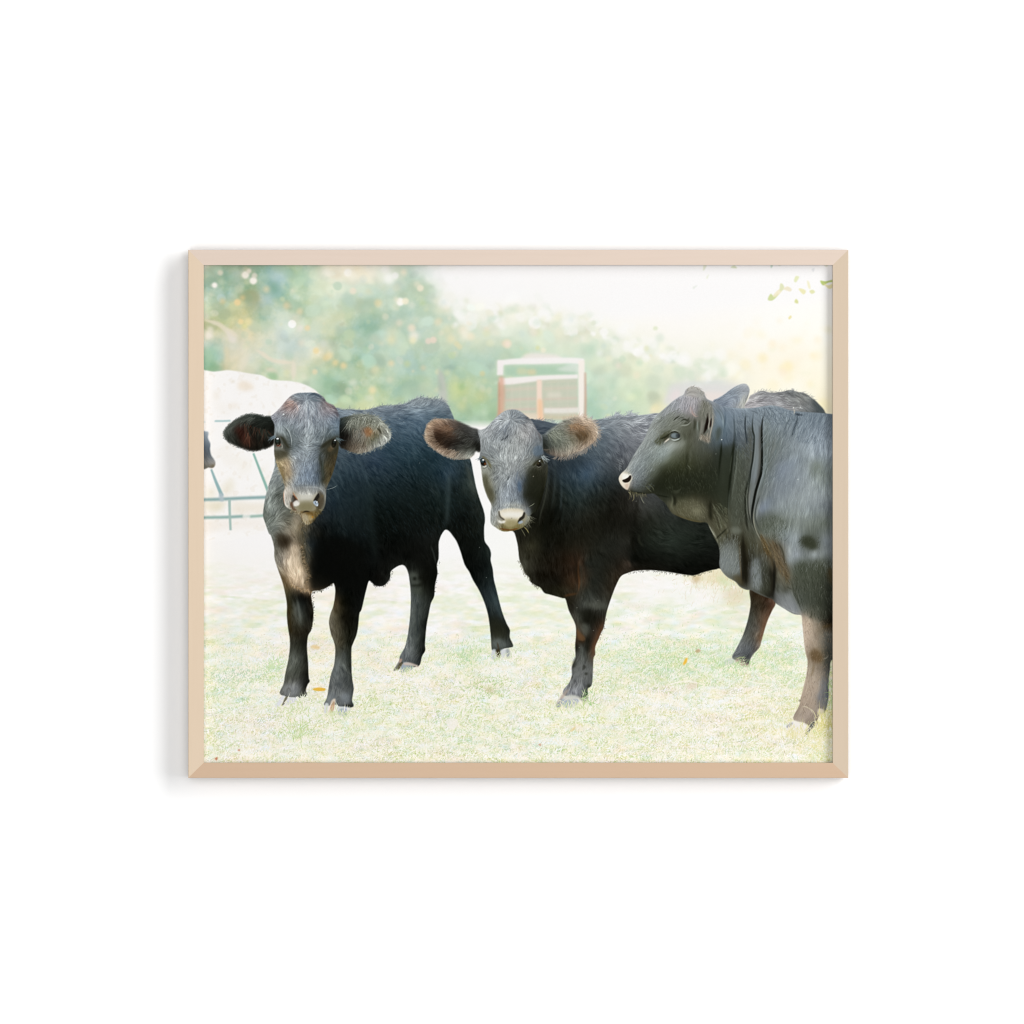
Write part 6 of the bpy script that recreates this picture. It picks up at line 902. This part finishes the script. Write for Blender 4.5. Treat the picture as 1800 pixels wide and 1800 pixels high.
for p, w, c, a, b in [
    ('1273,718 1274.5,737 1272,755 1270,771', 2, '3f4f5c', .6, 1), ('1268,776 1267,794 1265,811 1263,839', (2, 3, 2.4, 1.4), '151910', .9, .9), ('1289,725 1290,748 1292,770 1290,783', 1.5, '4a5760', .65, .7), ('1292,727 1293,748 1294,766', 1.2, 'a9b6c0', .5, .6), ('1290,783 1288,791 1286,811 1284,832 1281.5,854 1280,880 1279,912', (2, 4, 4, 3.4, 3, 2.4, 1.6), '14180f', .9, 1), ('1294,782 1292.5,811 1290,832', 1.4, '23281f', .8, .7),
    ('1287,795 1284,815 1282,835', 1.6, '6a6e60', .5, .8), ('1296,784 1294.5,812 1292,835 1288,860 1284,890', 1.6, '84897f', .5, .8), ('1282,858 1280.5,885 1280.5,912', 1.4, '8b9187', .45, .8),
    ('1310,728 1309,748 1311,770 1313,782', 1.8, '20272b', .9, .6), ('1312,730 1311,748 1313,768', 1.2, 'a3adb4', .5, .6), ('1324,725 1322,744 1322.5,758 1325,766 1324,788 1322,810 1319.6,824 1318,841 1315,860 1313,872', (1.6, 2, 2.4, 2.4, 2.4, 2.2, 2, 2, 2, 1.4), '1a1f1b', .9, .7), ('1326,726 1324.5,745 1327,766 1327,788 1325,810 1322,826 1320,842 1317,862', 1.5, 'aab3b8', .5, .7),
    ('1313,840 1310,869 1310,899 1312.5,922 1316,936', (2.4, 3, 3, 3, 2), '161810', .85, 1.1), ('1317,853 1314,872 1314.7,896 1317.7,913 1321,926', 1.6, '1e2019', .85, .7), ('1315,852 1312,870 1312.4,897 1315,914', 1.3, 'a3a496', .55, .6), ('1319,858 1316.5,875 1317,897 1320,913', 1.5, 'a09a8c', .5, .7),
    ('1344,725 1340,738 1338.6,758 1338.6,776 1339,803 1338,829 1333.5,845 1328,863 1323.5,884 1320.6,901 1321,916 1324,927', (1.6, 2.4, 3.2, 3.2, 3.6, 4, 3.6, 3.2, 3, 2.6, 2.4, 1.4), '0c0f0b', .95, .7), ('1342.5,740 1341.4,760 1341.4,780 1342,803 1341,829 1336.5,847 1331.5,865 1327,886 1324,903', 1.2, 'b3bcbe', .5, .6),
    ('1326.4,887 1324,906 1325,921 1329,934 1336.7,948 1343,960 1347,967', 1.8, 'bcb7a4', .75, .7), ('1335,872 1329,890 1327,906 1328,918', 1.4, '3a3f3b', .75, .6), ('1338,880 1332,896 1330,910', 1.1, 'b9c0c0', .45, .6), ('1330,932 1338,948 1346,962 1350,974', 1.6, '2e2819', .7, .8), ('1334,930 1342,944 1349,956 1354,963', 1.5, '8f8a76', .6, .7), ('1352,951 1358,960 1363,972', 1.4, 'a3a08e', .5, .7),
    ('1347,770 1345,802 1344,815', 1.3, '5a625e', .6, .7), ('1352.5,803 1349.6,814 1345,832 1341,849 1338,862', 1.4, '4b534f', .65, .7), ('1357,756 1353,768 1350,780', 1.2, '667070', .6, .6), ('1364,753 1359,766 1357,776', 1.2, '667070', .55, .6), ('1373,757 1367,779 1363,791 1362,802', 1.3, '5d686a', .6, .7), ('1383,757 1378,764 1374,772', 1.3, '566166', .6, .6), ('1388.5,736.6 1384,742 1379.7,748', 1.7, '454f57', .75, .6), ('1401.5,732 1398,744 1395,754 1392,763 1389.5,771', (2.4, 2, 1.8, 1.4, 1), '2b333a', .9, .6), ('1376,772 1366,789 1361,805 1356,822', 1.2, '6d7877', .5, .7), ('1391,790 1386,806 1380,824', 1.1, '7b868c', .45, .7), ('1360,815 1354,835 1348,855', 1.2, '79838a', .5, .8), ('1350,790 1347,806', 1.1, 'b3bdbd', .45, .6),
    ('1279.5,926.5 1271,935 1262,943 1258,948', 2.2, '16180f', .8, .9), ('1283,930 1279,940 1277,950', 1.8, '2b2d22', .7, .8), ('1288,936 1289,946 1288,956', 1.8, '24261c', .7, .8), ('1285,934 1284,945', 1.2, 'a3a698', .6, .6), ('1292,940 1291,952', 1.2, 'a3a698', .5, .6), ('1243,920 1250,932 1258,946', 1.5, 'd3d2c2', .85, .6), ('1250,882 1257,895 1266,909 1270,918', 1.3, '8f907c', .6, .6), ('1261,908 1266,920 1268,932', 1.4, '9a9b88', .55, .7), ('1252,900 1258,915 1262,930', 1.2, '7d7d68', .5, .7), ('1249,876 1248,890 1248.5,905 1251,918', (2, 4, 4, 2), '15160d', .8, 1.2), ('1258,905 1263,922 1265,936', 1.6, '26261a', .6, .9),
    ('1299.5,952 1300,975 1301.5,1000 1303,1018', 2.2, '6a5639', .7, 1), ('1305,935 1306,960 1308,985 1310,1010 1311,1028', (4, 7, 8, 8, 5), '15130b', .85, 1.4), ('1351,992 1355,1010 1357,1030 1356,1048', (3, 6, 7, 4), '1b1811', .8, 1.6), ('1359,1000 1360,1020 1359,1045', 2.4, '0d0d09', .85, .9), ('1366,953 1372,962 1376,972 1378,986 1383,1000', 1.8, '26261b', .75, .9), ('1391,1027 1395,1043 1403,1059 1409,1075', 1.6, '2b2d23', .75, .8), ('1389,1030 1393,1045 1400,1060 1406,1074', 1.2, '8f9184', .55, .7), ('1367,1026 1366,1036 1369,1044', 3, '33342b', .7, 1.2), ('1381,1030 1387,1034 1392,1036', 2, '3a3b31', .7, .8), ('1377,1053 1380,1059', 2, '5a5a52', .6, .9), ('1365,1062 1378,1070 1392,1077 1407,1080', 1.6, '5d5f5a', .5, .8)]:
    line(p, w, c, a, b, c_)
paint('1285,927 1298,927 1303,933 1298,939 1286,938', '989c92', .5, 2.2, c_); paint('1266,962 1280,950 1294,954 1298,975 1299,1000 1290,1008 1276,1004 1267,992', '8c9190', .4, 3, c_); paint('1290,1010 1300,1012 1304,1024 1298,1026 1288,1020', '564d37', .6, 2, c_); paint('1322,988 1330,984 1336,1000 1337,1025 1334,1038 1326,1032 1322,1015', '93989a', .5, 2.4, c_); paint('1338,985 1348,988 1353,1010 1352,1040 1342,1040 1339,1010', '34342a', .55, 3, c_)
paint('1362,1040 1372,1044 1388,1040 1398,1058 1404,1076 1392,1076 1376,1068 1364,1060', '93959a', .45, 3, c_)
paint('1394,1030 1410,1000 1440,985 1464,990 1464,1075 1440,1090 1412,1078 1404,1060', '4a4d42', .4, 5, c_); paint('1454,1000 1464,1000 1464,1026 1456,1022', '4a3a20', .6, 2, c_)
# hair: short strokes along the coat, dark and light
def strokes(n, poly, ang, sp, ln, cols, a, bend=.2):
    m = mask(poly, 1.5); ys, xs = np.where(m > .5); k = rng.integers(0, len(ys), n)
    c = np.array([hx(q) for q in cols])[rng.integers(0, len(cols), n)]
    splat(xs[k] + X0, ys[k] + Y0, np.radians(ang) + rng.normal(0, sp, n), ln * rng.uniform(.5, 1.4, n), c, a, rng.normal(0, bend, n), clip=c_ * m, w=.8)
strokes(420, '1342,735 1400,728 1400,770 1370,830 1342,850', 110, .16, 12, ['5d676a', '6d777a', 'b3bdc2', 'a6b0b6'], .4); strokes(320, '1330,716 1395,722 1395,745 1345,742', 62, .4, 7, ['4f5a64', '5f6a74', 'b3bec8', '9aa6b2'], .45); strokes(420, '1398,726 1463,729 1463,775 1400,775', 112, .2, 10, ['5d6874', '6b7682', 'a9b4c0'], .45)
strokes(520, '1380,780 1463,780 1463,900 1370,900', 98, .16, 7, ['7f8a92', 'b3bcc4', '8d979e', 'a9b3ba'], .28); strokes(300, '1294,730 1322,728 1322,800 1294,800', 60, .3, 8, ['5a656c', '9aa4aa', '49525a'], .35); strokes(260, '1292,800 1316,800 1308,915 1284,915', 80, .25, 10, ['34372d', '7d8176', '6a6e62'], .4)
strokes(190, '1336,914 1352,906 1370,908 1384,920 1384,950 1366,952 1350,948 1340,935', -80, .35, 8, ['4a4f43', '5d6256', 'a3a89f', '3a3e33'], .5); strokes(170, '1400,990 1463,984 1463,1005 1400,1008', -85, .3, 9, ['4a4d41', '3a3d31', '90958f'], .45); strokes(420, '1392,1010 1463,1000 1463,1080 1412,1080', 82, .25, 10, ['33362b', '6f7266', '5a5d51', '26281e'], .45); strokes(70, '1404,944 1438,944 1438,966 1404,962', -60, .4, 7, ['33362a', '4a4d40'], .5)
strokes(300, '1352,950 1366,956 1378,980 1388,1016 1378,1014 1362,990', 66, .16, 13, ['83705a', '564633', '998668', '33291b', '6f5f48'], .5); strokes(120, '1334,936 1344,948 1353,968 1348,976 1338,956', 62, .15, 11, ['6a5230', '3a2d18', 'a08a62'], .55); strokes(260, '1262,945 1298,940 1300,1005 1268,1000', 100, .25, 8, ['a6aaa6', '6a6d64', 'b9bcb8', '565950'], .4); strokes(240, '1316,955 1345,960 1350,1035 1320,1030', 88, .2, 9, ['9da19c', '33342a', '6a6c62', '4a4b40'], .4); strokes(160, '1252,885 1278,890 1276,925 1256,925', 55, .2, 10, ['85866f', '3a3a2a', '6a6a55'], .45)
# throat and jaw
for p, w, c, a, b in [('1172,796 1164,812 1152,834 1142,845 1132,852', 6, '6a7064', .3, 3), ('1152,869 1164,872 1177,874', 2, '0f120a', .8, .9), ('1185,872 1186,882 1184,890', (3, 5, 3), '14160d', .8, 1.3), ('1180,870 1182,880 1180,890 1184,897', 2, '8a8a72', .5, 1), ('1182,862 1190,863 1199,858', 1.5, '6a6d5c', .6, .8), ('1176,858 1184,860', 1.3, '5a5d4c', .5, .8), ('1186,905 1200,910 1220,916 1238,918', 2, '6a5a34', .6, 1), ('1207,793 1207,815 1206,838', 2.4, '181b10', .6, 1.3)]: line(p, w, c, a, b, c_)
paint('1150,842 1166,836 1190,842 1220,840 1246,846 1250,866 1226,868 1196,862 1168,868 1146,862', '1d2015', .55, 5, c_); paint('1186,882 1206,876 1230,882 1240,896 1236,910 1216,914 1196,906', '6a674f', .4, 4, c_); dot(1224, 899, 8.5, '8d886f', .55, 2.6, 6, clip=c_); strokes(240, '1186,884 1210,876 1240,888 1238,912 1200,908', 62, .3, 6, ['7d7a62', '4a4834', '8f8b74'], .4)
strokes(420, '1186,800 1256,800 1250,865 1170,860', 78, .3, 7, ['4f5343', '2a2d20', '42463a', '5d6150'], .35); strokes(420, '1100,830 1120,795 1150,750 1175,790 1160,815 1130,845', 118, .25, 6, ['b3babb', '7d8482', '6a7170', 'c0c6c6'], .4); strokes(260, '1148,745 1190,715 1205,740 1165,765', 142, .2, 8, ['b0b2ac', '74766c', '63655b'], .4)
# brow, eye surround, folded ear
for p, w, c, a, b in [('1183,740 1188,735.5 1194,731.5', 1.6, '2e3028', .9, .6), ('1190,738 1197,734 1203,735', 1.4, '3f4138', .7, .6), ('1195,742 1202,737.5 1208,739.5 1212,736', 2, '2e3026', .8, .7), ('1197,748 1206,748 1214,742', 1.6, 'b3b4aa', .6, .6), ('1201,745 1209,744 1212,739', 1.5, '34362b', .75, .6), ('1180,758.5 1186,757 1193,760', 1.3, 'b9bbb0', .6, .6), ('1177.5,761 1181,759.6 1187,758.8 1194,762', 1.3, '171811', .85, .5), ('1157,772 1166,770 1173,766 1178,760.5', (1, 3, 3.4, 2), '1e1f14', .85, .9), ('1167,773 1172,769.5', 1.3, 'b07a54', .75, .5), ('1168,777 1173,774 1177,771', 1.5, 'e3d5c6', .85, .6), ('1178,771.5 1185,774 1192,772 1195,769', 1.2, 'd0d6d4', .75, .5), ('1186,776 1193,774.5 1198,770', 1.2, '4a4c40', .7, .6), ('1200,762 1204,768 1203,776', 2.6, '45473a', .6, 1.2), ('1220,735 1221,746 1219,758', 4, '26281c', .6, 1.6)]: line(p, w, c, a, b, c_)
dot(1193, 766.5, 2, '2a2e2f', .8, .8, 4.2, clip=c_)
for p, w, c, a, b in [('1226,738 1225.5,748 1227,758', 1.8, '9da79f', .6, .7), ('1229,738 1229,750 1230,760', 2.4, '4a4d42', .6, .9), ('1234,734 1233,746 1231,758 1230,765', 2.2, 'a39e94', .6, .8), ('1243.5,731 1243,742 1241,752 1239,760', (2, 4, 4, 1.6), '15100b', .95, .7), ('1248,738 1249,746 1248,752', 2.2, '241a13', .85, .7), ('1246,728 1246.5,740 1245,750 1246,757', 1.6, 'b9b0a6', .7, .6), ('1251,722 1253,734 1251.5,748 1249,760 1247,770', 1.6, 'c3b6a8', .65, .6), ('1241,762 1238,770', 1.6, '46382b', .7, .7), ('1245,757 1243,768 1243,777', 1.6, 'cbbcae', .7, .6), ('1236,764 1235,772', 2, 'b3a79b', .6, .8), ('1240,722 1246,716 1251,714', 1.5, 'b0aca2', .5, .7), ('1251,714 1262,724 1269,737 1271,752', 1.6, 'b3c0c4', .7, .7), ('1255,716 1265,728 1270,742', 1.4, '3a444a', .6, .7)]: line(p, w, c, a, b, c_)
strokes(120, '1231,708 1250,712 1252,730 1232,734', 92, .2, 12, ['9a968a', '5f5d52', '7d7b70', 'b3aea4'], .5); strokes(70, '1230,760 1248,764 1246,778 1232,772', 85, .3, 8, ['b9ab9d', '5d5347', '8f8478'], .5); strokes(140, '1196,700 1232,698 1230,722 1200,726', 96, .18, 15, ['c6c0c2', '8f8b90', 'b0a9ae', '77747a'], .45)
# stray bright dust and a slight bloom, as in the print
for x, y in [(1118, 881), (703, 736), (710, 742), (660, 1048), (843, 962), (855, 1015), (1380, 988), (1343, 962), (1443, 1032), (536, 956), (846, 712), (879, 700), (636, 673), (604, 673), (738, 814)]: dot(x, y, .7, 'd9dcd8', .5, .5)
# the black coats sit deep in the print's tones
coats = np.maximum.reduce([A_body, A_ear1, A_ear2, A_head, B_body, B_rump, B_leg, B_ear1, B_ear2, B_head, C_body, C_ear0, nose])[..., None]
v_ = np.clip(img, 0, 255)
def ss(a, b, v): t = np.clip((v - a) / (b - a), 0, 1); return t * t * (3 - 2 * t)
lum_ = v_.mean(-1, keepdims=True)
img[:] += (v_ * (1 - .10 * ss(18, 110, lum_) * (1 - ss(140, 225, lum_))) * np.array([.985, 1.006, .995]) + 3 * (1 - ss(0, 60, lum_)) - img) * coats
img[:] += .55 * (img - blur(img, 1.1))                      # the crispness of a sharpened print
img[:] = np.clip(img + rng.normal(0, 1.1, (PH, PW, 1)).astype(np.float32), 0, 251)
# PAINT END

# ------------------------------------------------------------------ the print as flat meshes: sheet, and each pictured thing cut out of it edge to edge
lin = np.clip(img / 255.0, 0, 1)
lin = np.where(lin <= .04045, lin / 12.92, ((lin + .055) / 1.055) ** 2.4).astype(np.float32)
owner = np.zeros((PH, PW), np.uint8)
own = [('hay_bale', bale, None), ('pipe_gate', fence, None), ('stock_trailer', trailer, None),
       ('cow', nose, 'grey muzzle of a cow at the left edge of the print'),
       ('cow', np.maximum.reduce([A_body, A_ear1, A_ear2, A_head]), 'black calf facing the viewer on the left, in front of the hay bale'),
       ('cow', np.maximum.reduce([B_body, B_rump, B_leg, B_ear1, B_ear2, B_head]), 'black cow in the middle with ginger-fringed ears'),
       ('cow', np.maximum(C_body, C_ear0), 'largest cow, in profile at the right edge of the print')]
for i, (n, m, l) in enumerate(own): owner[m > .5] = i + 1
mp = bpy.data.materials.new('printed_paper'); mp.use_nodes = True
nt = mp.node_tree; b = nt.nodes['Principled BSDF']
at = nt.nodes.new('ShaderNodeVertexColor'); at.layer_name = 'ink'
mx = nt.nodes.new('ShaderNodeMixRGB'); mx.blend_type = 'MULTIPLY'; mx.inputs['Fac'].default_value = 1.0
INK = 0.78                                               # albedo of the bare paper
mx.inputs['Color2'].default_value = (INK, INK, INK, 1)
nt.links.new(at.outputs['Color'], mx.inputs['Color1']); nt.links.new(mx.outputs['Color'], b.inputs['Base Color'])
b.inputs['Roughness'].default_value = 0.8; b.inputs['Specular IOR Level'].default_value = 0.0

def sheet(name, cell, parent):
    """flat mesh of the picture cells where cell is true (cells share the sheet's vertices, so the pieces meet without a gap)"""
    used = np.zeros((PH, PW), bool)
    used[:-1, :-1] |= cell; used[1:, :-1] |= cell; used[:-1, 1:] |= cell; used[1:, 1:] |= cell
    idx = np.full((PH, PW), -1, np.int32); nv = int(used.sum()); idx[used] = np.arange(nv)
    iy, ix = np.where(used); cy, cx = np.where(cell); nf = len(cy)
    co = np.empty((nv, 3), np.float32); co[:, 0] = (ix + X0 - 900.0) * S; co[:, 1] = PRINT_Y; co[:, 2] = (900.0 - iy - Y0) * S
    q = np.stack([idx[cy + 1, cx], idx[cy + 1, cx + 1], idx[cy, cx + 1], idx[cy, cx]], 1).astype(np.int32)
    me = bpy.data.meshes.new(name)
    me.vertices.add(nv); me.vertices.foreach_set('co', co.ravel())
    me.loops.add(nf * 4); me.loops.foreach_set('vertex_index', q.ravel())
    me.polygons.add(nf); me.polygons.foreach_set('loop_start', np.arange(0, nf * 4, 4, dtype=np.int32))
    me.update(calc_edges=True)
    a = me.color_attributes.new('ink', 'FLOAT_COLOR', 'POINT')
    c = np.ones((nv, 4), np.float32); c[:, :3] = lin[iy, ix]; a.data.foreach_set('color', c.ravel())
    me.materials.append(mp)
    o = bpy.data.objects.new(name, me); C.objects.link(o); o.parent = parent
    return o
oc = owner[:-1, :-1]
paper = sheet('print', oc == 0, root)
for i, (n, m, l) in enumerate(own):
    if (oc == i + 1).any():
        o = sheet(n, oc == i + 1, paper)
        if l: o['label'] = l
